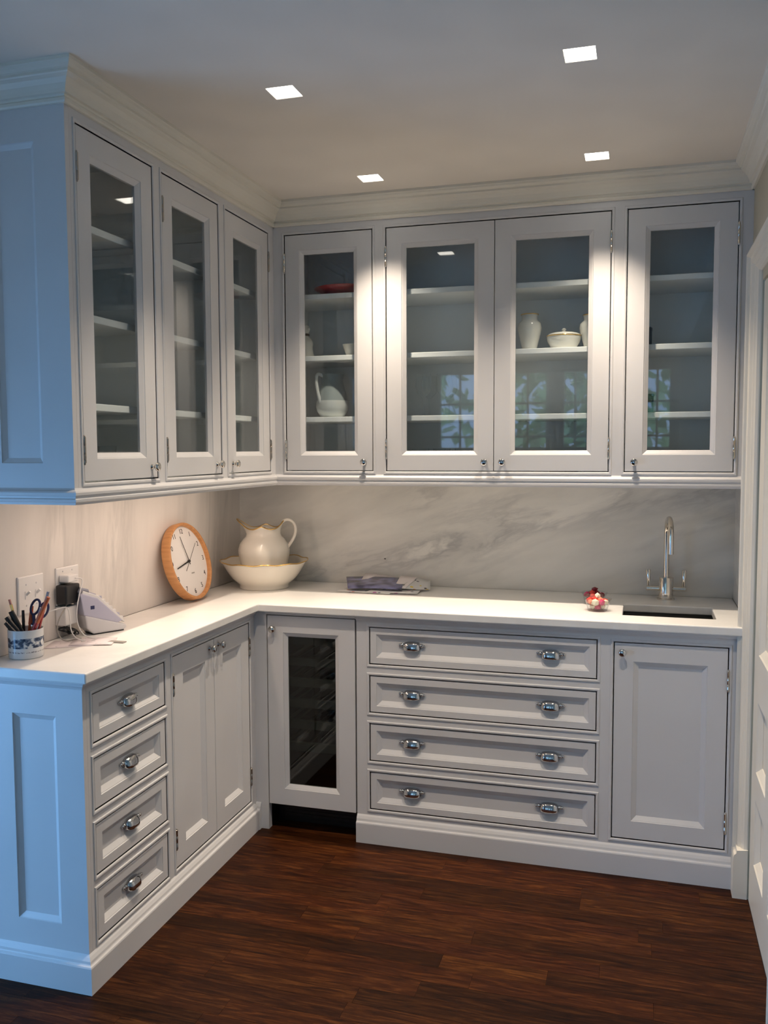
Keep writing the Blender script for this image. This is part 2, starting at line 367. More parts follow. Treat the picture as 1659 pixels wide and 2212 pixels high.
def tag(o, label=None, cat=None, group=None, kind=None):
    if label: o['label'] = label
    if cat: o['category'] = cat
    if group: o['group'] = group
    if kind: o['kind'] = kind
    return o
def thing(name, loc, label, cat, group=None):
    o = bpy.data.objects.new(name, None); COL.objects.link(o); o.location = loc; o.empty_display_size = 0.05
    return tag(o, label, cat, group)
def struct(o, label=None): return tag(o, label, None, None, 'structure')

# ------------------------------------------------------------------ room shell
# ceiling with the square holes of the downlights
HL = 0.040
mb = MB(); mb.plate(-1.4, XR + 0.1, -6.6, 0.1, [(x - HL, x + HL, y - HL, y + HL) for x, y in LIGHTS], ZC, ZC + 0.02)
struct(mb.build('ceiling', 'ceil'), 'smooth off white plaster ceiling above the pantry')
fl = MB(); fl.box(-1.4, XR + 0.1, -6.6, 0.1, -0.05, -0.012)
floor = struct(fl.build('floor', 'sub'), 'dark stained oak strip floor')
wb = struct(MB().box(-0.2, XR + 0.1, 0.02, 0.1, 0, ZC).build('wall_back', 'wall'), 'back wall of the pantry')
sl = MB().box(0.0, XR, 0.0, 0.02, ZT, 1.40).build('marble_slab', 'marb_back', wb); sl['label'] = 'grey veined marble backsplash on the back wall'
o = MB(); o.blob((0.704, -0.0012, 1.030), 0.006, 0.002, 0.0035, 0.3); ch = o.build('stone_chip', 'ink', wb)
ch['label'] = 'small dark chip in the back marble'
wl = struct(MB().box(-0.12, -0.02, -YEU + 0.02, 0.02, 0, ZC).build('wall_left', 'wall'), 'wall behind the left cabinets')
MB().box(-0.02, 0.0, -YEU, 0.02, ZT, 1.40).build('marble_slab', 'marb_left', wl)['label'] = 'warm white marble backsplash with upright veins on the left wall'
wr = struct(MB().plate(-6.6, 0.1, 0, ZC, [(-1.42, -0.652, 0.0, 2.052)], 0, 0).build('wall_right', 'wall') if False else
            MB(RIGHT(XR)).plate(-6.6, 0.1, 0, ZC, [(-1.42, -0.652, -0.001, 2.052)], -0.09, 0.0).build('wall_right', 'wall'), 'beige painted right wall')
MB().box(XR - 0.004, XR + 0.001, -0.56, 0.0, ZT, 1.40).build('marble_slab', 'marb_back', wr)['label'] = 'narrow marble return beside the tap'
# the rest of the kitchen behind and to the left of the camera
struct(MB().box(-1.4, -0.12, -YEU + 0.02, -YEU + 0.12, 0, ZC).build('wall_return', 'kwall'), 'kitchen wall left of the cabinets')
WIN = [(-0.38, 0.12), (0.38, 0.84), (0.96, 1.26), (1.78, 2.10)]
mb = MB((Vector((0, -6.5, 0)), Vector((1, 0, 0)), Vector((0, 0, 1)), Vector((0, 1, 0))))
mb.plate(-1.4, XR + 0.1, 0, ZC, [(a, b, 0.22, 2.36) for a, b in WIN], -0.1, 0)
struct(mb.build('wall_front', 'kwall'), 'kitchen wall with windows behind the camera')
mb = MB((Vector((-1.3, 0, 0)), Vector((0, 1, 0)), Vector((0, 0, 1)), Vector((1, 0, 0))))
SW = (-3.45, -2.15, 0.08, 1.30)
mb.plate(-6.6, -YEU + 0.1, 0, ZC, [SW], -0.1, 0)
struct(mb.build('wall_side', 'kwall'), 'kitchen wall with a tall window far left')
def window(n, frame, a0, a1, b0, b1, cols, rows):
    f = MB(frame); f.rect_sweep(a0, a1, b0, b1, [(0, -0.05), (0, 0.012), (-0.07, 0.012), (-0.07, 0)])
    f.rect_sweep(a0, a1, b0, b1, [(0, -0.07), (0, -0.03), (0.035, -0.03), (0.035, -0.07)])
    w_ = struct(f.build('window_%d' % n, 'trim'))
    for i in range(1, cols):
        a = a0 + (a1 - a0) * i / cols; MB(frame).box(a - 0.011, a + 0.011, b0 + 0.03, b1 - 0.03, -0.062, -0.038).build('muntin', 'trim', w_)
    for j in range(1, rows):
        b = b0 + (b1 - b0) * j / rows; MB(frame).box(a0 + 0.03, a1 - 0.03, b - 0.011, b + 0.011, -0.062, -0.038).build('muntin', 'trim', w_)
    if b1 > 2.2: MB(frame).box(a0 + 0.03, a1 - 0.03, 1.44, 1.53, -0.07, -0.03).build('mid_rail', 'trim', w_)
    MB(frame).box(a0 + 0.03, a1 - 0.03, b0 + 0.03, b1 - 0.03, -0.052, -0.048).build('pane', 'wglass', w_)
fr = (Vector((0, -6.5, 0)), Vector((1, 0, 0)), Vector((0, 0, 1)), Vector((0, 1, 0)))
for i, (a, b) in enumerate(WIN): window(i + 1, fr, a, b, 0.22, 2.36, 2, 6)
fs = (Vector((-1.3, 0, 0)), Vector((0, 1, 0)), Vector((0, 0, 1)), Vector((1, 0, 0)))
window(5, fs, *SW, 3, 3)
ld = bpy.data.lights.new('window_daylight', 'AREA'); ld.shape = 'RECTANGLE'; ld.size = SW[1] - SW[0]; ld.size_y = SW[3] - SW[2]
ld.energy = SKY_W; ld.color = SKY_COL
lo = bpy.data.objects.new('window_daylight', ld); COL.objects.link(lo)
lo.location = (-1.18, (SW[0] + SW[1]) / 2, (SW[2] + SW[3]) / 2); lo.rotation_euler = (math.radians(77), 0, math.radians(-90)); ld.spread = math.radians(140)

# garden tree seen mirrored in the cabinet doors
tr = thing('garden_tree', (0.5, -10.5, 0), 'green garden tree mirrored in the cabinet glass', 'tree')
MB().tube([(0.5, -10.5, 0), (0.55, -10.5, 1.2), (0.6, -10.5, 2.6)], [0.16, 0.13, 0.08], 8).build('trunk', 'bark', tr)
rl = random.Random(3); lm = MB()
for k in range(1500):
    c = Vector((0.8 + rl.gauss(0, 1.3), -10.5 + rl.gauss(0, 0.5), 2.6 + rl.gauss(0, 1.0))); d = Vector((rl.gauss(0, 1), rl.gauss(0, 1), rl.gauss(0, 1))).normalized()
    e = d.cross(Vector((0.3, 0.5, 0.8))).normalized() * 0.09; d *= 0.13
    i = [lm.p(*(c + d)), lm.p(*(c + e)), lm.p(*(c - d)), lm.p(*(c - e))]; lm.face(*i)
tag(lm.build('foliage', 'leaf', tr), kind='stuff')

# floor planks
pm = MB().box(-0.5, 0.5, -0.5, 0.5, -1, 0); tmp = pm.build('plank', 'plank'); pmesh = tmp.data; bpy.data.objects.remove(tmp)
PW = 0.0748; rp = random.Random(11)
def plank(x0, x1, y0, y1, col):
    o = bpy.data.objects.new('plank', pmesh); COL.objects.link(o)
    o.location = ((x0 + x1) / 2, (y0 + y1) / 2, 0); o.scale = (x1 - x0 - 0.0006, y1 - y0 - 0.0005, 0.012); o.color = (*col, 1); o.parent = floor
row = 0; y = -0.4265
special = {11: [(0.30, 1.245, 0.60), (1.245, 1.556, 1.28), (1.556, 2.16, 0.70)], 13: [(0.25, 0.62, 1.0), (0.62, 1.212, 1.12), (1.212, 1.95, 0.55), (1.95, 2.16, 0.9)],
           10: [(0.0, 0.96, 1.2), (0.96, 1.7, 0.98), (1.7, 2.16, 1.05)], 5: [(0.34, 0.70, 1.05), (0.70, 1.62, 0.72), (1.62, 2.16, 1.15)]}
while y > -2.75:
    y1 = y; y0 = y - PW
    xa = -0.9 if y1 < -1.6 else (0.26 if y1 < -0.5 else 0.30)
    if row in special:
        segs = list(special[row])
        while segs[0][0] > xa: segs.insert(0, (segs[0][0] - 0.6, segs[0][0], rp.uniform(0.75, 1.2)))
    else:
        segs = []; x = xa - rp.uniform(0, 0.8)
        while x < XR + 0.003:
            L = rp.choice((0.45, 0.6, 0.75, 0.9, 1.1)) * rp.uniform(0.85, 1.15); segs.append((x, x + L, rp.choice((0.72, 0.85, 0.95, 1.0, 1.08, 1.2)))); x += L
    for a, b, v in segs:
        a = max(a, xa); b = min(b, XR + 0.003)
        if b - a < 0.02: continue
        plank(a, b, y0, y1, (v, v * rp.uniform(0.92, 1.04), v * rp.uniform(0.85, 1.1)))
    y -= PW; row += 1
far = MB(); far.box(-1.3, XR + 0.003, -6.5, y, -0.012, 0.0); far.box(-1.3, -0.9, y, -1.6, -0.012, 0.0)
fo = far.build('far_floorboards', 'plank', floor); fo['kind'] = 'stuff'; fo.color = (0.9, 0.9, 0.9, 1)

# ------------------------------------------------------------------ crown moulding
CRN = [(-0.01, 2.416), (0.008, 2.416), (0.012, 2.420), (0.012, 2.427), (0.008, 2.431), (0.011, 2.436), (0.018, 2.438), (0.021, 2.446), (0.027, 2.457), (0.037, 2.467), (0.047, 2.472),
       (0.050, 2.475), (0.050, 2.481), (0.056, 2.483), (0.063, 2.488), (0.066, 2.494), (0.069, 2.496), (0.069, ZC), (-0.01, ZC)]
struct(MB().sweep([(-0.02, -YEU), (UL, -YEU), (UL, -UB)], CRN).build('trim_1', 'crown'), 'stepped crown moulding over the left cabinets')
# mitre into the neighbours: each run is swept along the full bend so the joints meet
t2 = MB().sweep([(UL, -UB - 0.0), (XR, -UB)], CRN); struct(t2.build('trim_2', 'crown'), 'stepped crown moulding over the back cabinets')
t3 = MB().sweep([(XR, -UB + 0.01), (XR, -6.5)], CRN); struct(t3.build('trim_3', 'crown'), 'stepped crown moulding on the right wall')

# ------------------------------------------------------------------ hardware
def knob(frame, u, v, n, parent, mat='nickel'):
    o, a, b, c = frame; ax = c; P = o + a * u + b * v + c * n
    m = MB(); m.lathe(P, ax, [(0.0085, 0), (0.0085, 0.002), (0.0055, 0.004), (0.005, 0.011), (0.008, 0.014), (0.0125, 0.017), (0.0138, 0.021), (0.0128, 0.025), (0.008, 0.0275), (0.001, 0.0285)], 20)
    return m.build('knob', mat, parent, smooth=60)
def hinge(frame, u, v0, v1, n, parent, mat='bronze'):
    o, a, b, c = frame; m = MB()
    P = o + a * u + b * v0 + c * n; L = v1 - v0
    m.lathe(P, b, [(0.001, -0.006), (0.003, -0.004), (0.003, -0.001), (0.0045, 0), (0.0045, L * 0.32), (0.0038, L * 0.33), (0.0045, L * 0.34), (0.0045, L * 0.66), (0.0038, L * 0.67), (0.0045, L * 0.68), (0.0045, L), (0.003, L + 0.001), (0.003, L + 0.004), (0.001, L + 0.006)], 10)
    return m.build('hinge', mat, parent, smooth=50)
CUPMESH = {}
def cup_pull(frame, u, v, parent):
    o, a, b, c = frame; m = MB((o + a * u + b * v, a, b, c)); W = 0.034; nu, nv = 16, 8; g = []
    for i in range(nu + 1):
        s_ = -1 + 2 * i / nu; k = max(0.0, 1 - abs(s_) ** 3.2) ** 0.5; rowv = []
        for j in range(nv + 1):
            t = math.radians(-14 + 104 * j / nv)
            rowv.append(m.p(s_ * W, -0.012 + (0.026 * math.sin(t) + 0.0) * (0.35 + 0.65 * k), 0.0005 + 0.023 * max(0.0, math.cos(t)) ** 0.75 * k))
        g.append(rowv)
    for i in range(nu):
        for j in range(nv): m.face(g[i][j], g[i + 1][j], g[i + 1][j + 1], g[i][j + 1])
    for sg in (-1, 1):
        P = o + a * (u + sg * 0.0375) + b * (v - 0.001) + c * 0.0
        for (r_, d_) in (((0.0065, 0.0065),)): pass
        fr2 = m.fr; m.fr = WORLD
        m.lathe(P, c, [(0.007, 0), (0.007, 0.004), (0.004, 0.0075), (0.001, 0.009)], 10)
        m.lathe(P + a * sg * 0.004 + c * 0.004, a * sg, [(0.0035, 0), (0.0035, 0.003), (0.0048, 0.005), (0.003, 0.009), (0.0005, 0.0095)], 8)
        m.fr = fr2
    return m.build('cup_pull', 'chrome', parent, smooth=70, solid=0.0016)

BEAD = [(-0.0105, -0.001), (-0.010, 0.0022), (-0.0082, 0.0036), (-0.0040, 0.0036), (-0.0012, 0.0022), (0.0, 0.0), (0.0, -0.018)]
GAP = 0.0034
def face_frame(frame, u0, u1, v0, v1, openings, parent, thick=0.02):
    m = MB(frame); m.plate(u0, u1, v0, v1, openings, -thick, 0)
    o = m.build('face_frame', 'cab', parent)
    for (a0, a1, b0, b1) in openings:
        MB(frame).rect_sweep(a0, a1, b0, b1, BEAD).build('bead', 'cab', parent)
    return o
def panel_front(name, frame, op, parent, stile=0.062, bev=0.018, deep=0.013, mat='cab', n0=0.0):
    a0, a1, b0, b1 = op[0] + GAP, op[1] - GAP, op[2] + GAP, op[3] - GAP; m = MB(frame)
    m.rect_sweep(a0, a1, b0, b1, [(0, n0 - 0.02), (0, n0 - 0.0012), (0.0012, n0), (stile, n0), (stile + 0.0015, n0 - 0.0025), (stile + 0.0035, n0 - 0.0030), (stile + bev, n0 - deep)], True, True)
    return m.build(name, mat, parent)
def glass_door(frame, op, parent, stile=0.061, bev=0.017, pane='glass', n0=0.0):
    a0, a1, b0, b1 = op[0] + GAP, op[1] - GAP, op[2] + GAP, op[3] - GAP; m = MB(frame); e = stile + bev
    m.rect_sweep(a0, a1, b0, b1, [(e, n0 - 0.02), (0, n0 - 0.02), (0, n0 - 0.0012), (0.0012, n0), (stile, n0), (stile + 0.0015, n0 - 0.0025), (stile + 0.0035, n0 - 0.0030), (e, n0 - 0.012), (e, n0 - 0.02)])
    d = m.build('door', 'cab', parent)
    MB(frame).box(a0 + e - 0.006, a1 - e + 0.006, b0 + e - 0.006, b1 - e + 0.006, n0 - 0.017, n0 - 0.0135).build('glass_pane', pane, d)
    return d

# ------------------------------------------------------------------ wall cabinets
RAIL = [(-0.012, 1.415), (0.0, 1.415), (0.003, 1.410), (0.010, 1.407), (0.0128, 1.403), (0.0128, 1.396), (0.0095, 1.392), (0.0085, 1.388), (0.0115, 1.385), (0.0115, 1.379), (0.008, 1.376), (0.006, 1.370), (-0.012, 1.370)]
ZD0, ZD1 = 1.428, 2.3835
SHELF = (2.150, 1.900, 1.650)
def wall_cabinet(label, run, u0, u1, doors, ou, railpath, end=None):
    """run: 'L' or 'B'; doors: list of (u0,u1,hinge side); ou: one opening around all doors"""
    fr_ = LEFT(UL) if run == 'L' else BACK(-UB); dep = UL if run == 'L' else UB
    c = (u0 + u1) / 2
    t = thing('wall_cabinet', (UL - dep / 2, c, 1.37) if run == 'L' else (c, -dep / 2, 1.37), label, 'cabinet', 'glass-fronted wall cabinets')
    face_frame(fr_, u0, u1, 1.405, 2.43, [(ou[0], ou[1], ZD0, ZD1)], t)
    b = MB(fr_); th = 0.018; i0, i1 = u0 + 0.002, u1 - 0.002
    iu0 = max(i0, ou[0] - 0.03); iu1 = min(i1, ou[1] + 0.03)
    lb = 'carcass'
    for (a, bb, v0, v1, n0, n1) in ((iu0 - th, iu0, 1.405, 2.43, -dep + 0.002, -0.0205), (iu1, iu1 + th, 1.405, 2.43, -dep + 0.002, -0.0205)):
        MB(fr_).box(max(a, u0 + 0.0005), min(bb, u1 - 0.0005), v0, v1, n0, n1).build('side_panel', 'inner', t)
    MB(fr_).box(iu0, iu1, 1.405, 1.423, -dep + 0.002, -0.0205).build('bottom_panel', 'inner', t)
    MB(fr_).box(iu0, iu1, 2.392, 2.41, -dep + 0.002, -0.0205).build('top_panel', 'inner', t)
    MB(fr_).box(iu0, iu1, 1.423, 2.392, -dep + 0.002, -dep + 0.010).build('back_panel', 'inner', t)
    for z in SHELF:
        MB(fr_).box(iu0 + 0.001, iu1 - 0.001, z - 0.021, z, -dep + 0.011, -0.048).build('shelf', 'inner', t, bevel=0.002)
    MB().sweep(railpath, RAIL).build('light_rail', 'cab', t)
    for (a, bb, side, mate) in doors:
        op = [a, bb, ZD0, ZD1]
        d = glass_door(fr_, (a, bb, ZD0, ZD1), t)
        hu = a + 0.001 if side == 'l' else bb - 0.001; ku = bb - 0.036 if side == 'l' else a + 0.036
        hm = 'bronze' if run == 'L' else 'nickel'
        for zz in (1.482, 2.235): hinge(fr_, hu, zz, zz + 0.07, 0.0035, d, hm)
        knob(fr_, ku, 1.465, 0.0, d, 'nickel' if run == 'L' else 'chrome')
    if end: end(t)
    return t
def end_upper(t):
    fr_ = BACK(-YEU)
    m = MB(fr_); m.plate(0.0, UL, 1.405, 2.43, [(0.108, 0.240, 1.482, 2.33)], -0.018, 0)
    m.rect_sweep(0.108, 0.240, 1.482, 2.33, [(0, 0), (0.002, -0.003), (0.014, -0.010), (0.014, -0.0101)], True)
    m.build('end_panel', 'cab', t)
CABL = [wall_cabinet('glass-door wall cabinet at the outer end of the left wall, beside the blue-lit end panel', 'L', -YEU + 0.0185, -1.2610, [(-1.673, -1.288, 'l', 0)], (-1.673, -1.288),
                     [(-0.0, -YEU), (UL, -YEU), (UL, -1.2610)], end_upper),
        wall_cabinet('middle of the three glass-door wall cabinets on the left wall', 'L', -1.2610, -0.8200, [(-1.235, -0.848, 'l', 0)], (-1.235, -0.848), [(UL, -1.2610), (UL, -0.8200)]),
        wall_cabinet('glass-door wall cabinet on the left wall next to the inner corner', 'L', -0.8200, -UB, [(-0.793, -0.411, 'r', 0)], (-0.793, -0.411), [(UL, -0.8200), (UL, -UB - 0.006)])]
CABB = [wall_cabinet('narrow glass-door wall cabinet on the back wall with the red platter inside', 'B', UL, 0.7870, [(0.385, 0.760, 'l', 0)], (0.385, 0.760), [(UL, -UB), (0.7870, -UB)]),
        wall_cabinet('wide two-door glass wall cabinet in the middle of the back wall', 'B', 0.7870, 1.7035, [(0.814, 1.2468, 'l', 0), (1.2432, 1.676, 'r', 0)], (0.814, 1.676), [(0.7870, -UB), (1.7035, -UB)]),
        wall_cabinet('glass-door wall cabinet above the sink tap beside the right wall', 'B', 1.7035, XR, [(1.7305, 2.111, 'r', 0)], (1.7305, 2.111), [(1.7035, -UB), (XR, -UB)])]

# ------------------------------------------------------------------ base cabinets
PL = [(-0.01, 0.0), (0.0185, 0.0), (0.0185, 0.076), (0.0170, 0.080), (0.0130, 0.0825), (0.0115, 0.0850), (0.0100, 0.0920), (0.0050, 0.1010), (0.0, 0.1070), (-0.01, 0.1070)]
COR = [(-0.01, 0.860), (0.0, 0.860), (0.003, 0.866), (0.009, 0.872), (0.0105, 0.877), (0.015, 0.879), (0.016, 0.8845), (-0.01, 0.8845)]
def carcass(frame, u0, u1, dep, t, name='carcass'):
    m = MB(frame)
    m.box(u0 + 0.001, u0 + 0.018, 0.0, 0.884, -dep, -0.0205); m.box(u1 - 0.018, u1 - 0.001, 0.0, 0.884, -dep, -0.0205)
    m.box(u0 + 0.018, u1 - 0.018, 0.0, 0.10, -dep, -0.06)
    m.box(u0 + 0.018, u1 - 0.018, 0.10, 0.60, -dep, -dep + 0.01)
    return m.build(name, 'inner', t)
# left drawers
t = thing('drawer_cabinet', (0.165, -1.47, 0), 'four-drawer base cabinet at the outer end of the left worktop', 'cabinet', 'base cabinets')
frL = LEFT(FL); DZ = [(0.695, 0.838), (0.503, 0.653), (0.314, 0.463), (0.123, 0.274)]
ops = [(-1.657, -1.265, a, b) for a, b in DZ]
face_frame(frL, -YE + 0.0185, -1.2400, 0.0, 0.8845, ops, t); carcass(frL, -1.68, -1.2405, FL - 0.002, t)
for op in ops:
    d = panel_front('drawer', frL, op, t, 0.030, 0.018, 0.013); cup_pull((Vector((FL - 0.013, 0, 0)), frL[1], frL[2], frL[3]), -1.498 + 0.037, (op[2] + op[3]) / 2 + 0.005, d)
MB().sweep([(0.0, -YE), (FL, -YE), (FL, -1.2400)], PL).build('plinth', 'cab', t)
MB().sweep([(0.0, -YE), (FL, -YE), (FL, -1.2400)], COR).build('cornice', 'cab', t)
m = MB(BACK(-YE)); m.plate(0.0, FL, 0.0, 0.8845, [(0.100, 0.243, 0.182, 0.780)], -0.018, 0)
m.rect_sweep(0.100, 0.243, 0.182, 0.780, [(0, 0), (0.002, -0.003), (0.016, -0.011), (0.016, -0.0111)], True)
m.build('end_panel', 'cab', t)
# left doors
t = thing('door_cabinet', (0.165, -0.92, 0), 'two-door base cabinet under the clock', 'cabinet', 'base cabinets')
opn = (-1.2165, -0.628, 0.125, 0.843); mid = -0.922
face_frame(frL, -1.2400, -FB, 0.0, 0.8845, [opn], t); carcass(frL, -1.2395, -0.60, FL - 0.002, t)
for a, b, hs in ((opn[0], mid + 0.0016, 'l'), (mid - 0.0016, opn[1], 'r')):
    d = panel_front('door', frL, (a, b, opn[2], opn[3]), t, 0.066, 0.018, 0.013)
    knob(frL, (b - 0.036) if hs == 'l' else (a + 0.036), 0.813, 0, d, 'chrome')
    for z in (0.195, 0.715): hinge(frL, a + 0.001 if hs == 'l' else b - 0.001, z, z + 0.065, 0.0035, d)
MB().sweep([(FL, -1.2400), (FL, -FB - 0.018), ], PL).build('plinth', 'cab', t)
MB().sweep([(FL, -1.2400), (FL, -FB)], COR).build('cornice', 'cab', t)
cp = MB(BACK(-FB)); cp.box(FL, 0.384, 0.0, 0.8845, -0.03, 0.0); cp.build('corner_post', 'cab', t)
MB().sweep([(FL + 0.0, -FB), (0.352, -FB)], PL).build('plinth_return', 'cab', t)
# wine cooler
t = thing('wine_cooler', (0.57, -0.3, 0), 'built-in wine cooler with a white framed dark glass door', 'wine cooler')
frB = BACK(-FB); x0, x1 = 0.3855, 0.7555
b = MB(frB); b.box(x0 + 0.002, x0 + 0.02, 0.105, 0.884, -0.56, -0.022); b.box(x1 - 0.02, x1 - 0.002, 0.105, 0.884, -0.56, -0.022)
b.box(x0 + 0.02, x1 - 0.02, 0.105, 0.125, -0.56, -0.022); b.box(x0 + 0.02, x1 - 0.02, 0.864, 0.884, -0.56, -0.022); b.box(x0 + 0.02, x1 - 0.02, 0.125, 0.864, -0.56, -0.54)
b.build('body', 'darkin', t)
g = MB(frB); g.box(x0 + 0.001, x1 - 0.001, 0.0, 0.104, -0.12, -0.10)
for k in range(6): g.box(x0 + 0.03, x1 - 0.03, 0.016 + k * 0.014, 0.022 + k * 0.014, -0.10, -0.095)
g.build('toe_grille', 'black', t)
d = glass_door(frB, (0.384, 0.7535, 0.1035, 0.8705), t, 0.066, 0.017, 'cooler_glass')
knob(frB, 0.414, 0.815, 0.0, d)
MB(frB).box(x0 - 0.001, x1 + 0.001, 0.870, 0.8845, -0.03, -0.002).build('top_rail', 'cab', t)
MB().sweep([(x0 - 0.001, -FB), (x1, -FB)], [(q[0], max(q[1], 0.872)) for q in COR]).build('cornice', 'cab', t)
for z in (0.757, 0.672, 0.587, 0.502, 0.415, 0.325):
    r = MB(frB); r.box(x0 + 0.03, x1 - 0.03, z - 0.016, z + 0.016, -0.085, -0.065); r.box(x0 + 0.03, x0 + 0.04, z - 0.006, z + 0.004, -0.5, -0.085); r.box(x1 - 0.04, x1 - 0.03, z - 0.006, z + 0.004, -0.5, -0.085)
    for k in range(5): r.box(x0 + 0.07 + k * 0.055, x0 + 0.076 + k * 0.055, z - 0.004, z + 0.002, -0.5, -0.085)
    r.build('wine_rack', 'rack', t)
# back drawers
t = thing('drawer_cabinet', (1.22, -0.3, 0), 'wide base cabinet with four long drawers and paired cup pulls', 'cabinet', 'base cabinets')
DZB = [(0.698, 0.842), (0.510, 0.655), (0.321, 0.468), (0.130, 0.278)]; ops = [(0.808, 1.6545, a, b) for a, b in DZB]
face_frame(frB, 0.7565, 1.6820, 0.0, 0.8845, ops, t); carcass(frB, 0.7565, 1.6815, FB - 0.01, t)
for op in ops:
    d = panel_front('drawer', frB, op, t, 0.024, 0.019, 0.013); f2 = (Vector((0, -FB + 0.013, 0)), frB[1], frB[2], frB[3])
    for u in (0.973, 1.490): cup_pull(f2, u, (op[2] + op[3]) / 2 + 0.009, d)
MB().sweep([(0.7565, -FB), (1.6820, -FB)], PL).build('plinth', 'cab', t); MB().sweep([(0.7565, -FB), (1.6820, -FB)], COR).build('cornice', 'cab', t)
# sink cabinet
t = thing('sink_cabinet', (1.91, -0.3, 0), 'single-door base cabinet under the sink', 'cabinet', 'base cabinets')
op = (1.7095, 2.0905, 0.128, 0.838)
face_frame(frB, 1.6820, 2.1345, 0.0, 0.8845, [op], t)
c_ = MB(frB); c_.box(1.6835, 1.70, 0, 0.884, -FB + 0.01, -0.0205); c_.box(2.117, 2.134, 0, 0.884, -FB + 0.01, -0.0205); c_.box(1.70, 2.117, 0.0, 0.10, -FB + 0.01, -0.06); c_.build('carcass', 'inner', t)
d = panel_front('door', frB, op, t, 0.064, 0.018, 0.013); knob(frB, 1.7395, 0.803, 0, d, 'chrome')
for z in (0.19, 0.69): hinge(frB, 2.0895, z, z + 0.068, 0.0035, d, 'nickel')
MB().sweep([(1.6820, -FB), (2.1345, -FB)], PL).build('plinth', 'cab', t); MB().sweep([(1.6820, -FB), (2.140, -FB)], COR).build('cornice', 'cab', t)

# ------------------------------------------------------------------ worktop, sink, tap
SX0, SX1, SY0, SY1 = 1.736, 2.056, -0.476, -0.240
mb = MB(); X1 = XR - 0.0045
mb.plate(0.0005, X1, -YC, -0.0005, [(CL, X1, -YC, -CB), (SX0, SX1, SY0, SY1)], 0.885, ZT)
wt = mb.build('worktop', 'marb_top', bevel=0.004); tag(wt, 'L-shaped white marble worktop with eased edges', 'worktop')
s = MB(); z0, z1, e = 0.715, 0.8845, 0.006
s.rect_sweep(SX0 - e, SX1 + e, SY0 - e, SY1 + e, [(-0.015, z1 - 0.003), (-0.015, z1), (0.0, z1), (0.004, z0 + 0.01), (0.014, z0)], True)
s.rect_sweep(SX0 - e, SX1 + e, SY0 - e, SY1 + e, [(-0.015, z1 - 0.003), (-0.004, z1 - 0.003), (-0.004, z0 - 0.004), ], True)
sk = thing('sink', (1.896, -0.36, z0), 'small dark undermount sink set in the worktop', 'sink')
s.build('basin', 'sink', sk); MB().lathe((1.896, -0.36, z0 + 0.0005), (0, 0, 1), [(0.04, 0), (0.04, 0.002), (0.03, 0.003), (0.022, 0.001)], 20).build('drain', 'nickel', sk, smooth=40)
FX, FY = 1.895, -0.088
fa = thing('tap', (FX, FY, ZT), 'polished nickel gooseneck tap with two lever handles', 'tap')
MB().lathe((FX, FY, ZT), (0, 0, 1), [(0.034, 0), (0.034, 0.004), (0.032, 0.006), (0.0285, 0.007), (0.0285, 0.086), (0.027, 0.089), (0.012, 0.0895)], 28).build('body', 'nickel', fa, smooth=35)
pts = [(FX, FY, ZT + 0.088), (FX, FY, ZT + 0.18), (FX, FY, ZT + 0.265)]; R_ = 0.062
for k in range(1, 15):
    a = math.pi * k / 14; pts.append((FX + 0.012 * (1 - math.cos(a)) / 2, FY - R_ + R_ * math.cos(a), ZT + 0.265 + R_ * math.sin(a)))
pts += [(FX + 0.012, FY - 2 * R_, ZT + 0.235), (FX + 0.012, FY - 2 * R_, ZT + 0.195)]
MB().tube(pts, 0.0105, 14).build('spout', 'nickel', fa, smooth=60)
for sg in (-1, 1):
    a_ = MB().lathe((FX + sg * 0.02, FY, ZT + 0.043), (sg, 0, 0), [(0.0095, 0), (0.0095, 0.045), (0.011, 0.0455), (0.011, 0.053), (0.009, 0.055)], 14).build('handle_arm', 'nickel', fa, smooth=40)
    MB().lathe((FX + sg * 0.066, FY, ZT + 0.050), (sg * 0.04, 0, 1), [(0.0055, 0), (0.0068, 0.02), (0.0098, 0.066), (0.008, 0.069)], 14).build('lever', 'nickel', a_, smooth=40)

# ------------------------------------------------------------------ right wall door and casing
dr = thing('door_1', (XR, -1.03, 0), None, None); dr['kind'] = 'structure'; dr['label'] = 'white panelled door in the right wall'
frR = RIGHT(XR + 0.004); m = MB(frR)
DY0, DY1 = -1.405, -0.667
cols = [(-0.985, -0.767), (-1.305, -1.087)]; rows_ = [(0.172, 0.388), (0.478, 0.708), (0.858, 1.95)]
holes = [(c[0], c[1], r[0], r[1]) for c in cols for r in rows_]
m.plate(DY0, DY1, 0.004, 2.045, holes, -0.04, 0.0); m.build('door_leaf', 'trim', dr)
for h in holes:
    MB(frR).rect_sweep(*h, [(0, 0), (0.004, -0.004), (0.022, -0.016), (0.022, -0.018)], True).build('door_panel', 'trim', dr)
CAS = [(0.0, 0.0), (0.0, 0.041), (0.004, 0.044), (0.010, 0.044), (0.013, 0.040), (0.016, 0.033), (0.022, 0.031), (0.034, 0.030), (0.038, 0.026), (0.042, 0.022), (0.048, 0.021), (0.054, 0.016), (0.062, 0.012), (0.066, 0.004), (0.066, 0.0)]
cm = MB(RIGHT(XR)); YB, YF, ZH = -0.588, -1.476, 2.150
rings = []
for d, h in CAS:
    rings.append([cm.p(YB - d, 0.0, h), cm.p(YB - d, ZH - d, h), cm.p(YF + d, ZH - d, h), cm.p(YF + d, 0.0, h)])
for a, b in zip(rings, rings[1:]):
    for k in range(3): cm.face(a[k], a[k + 1], b[k + 1], b[k])
struct(cm.build('trim_4', 'trim'), 'moulded white casing around the right-hand door')
pb = MB(); pb.sweep([(XR, YB + 0.004), (XR, YB - 0.070)], [(0, 0), (0.046, 0), (0.046, 0.140), (0.043, 0.150), (0.036, 0.156), (0.034, 0.166), (0.0, 0.170)])
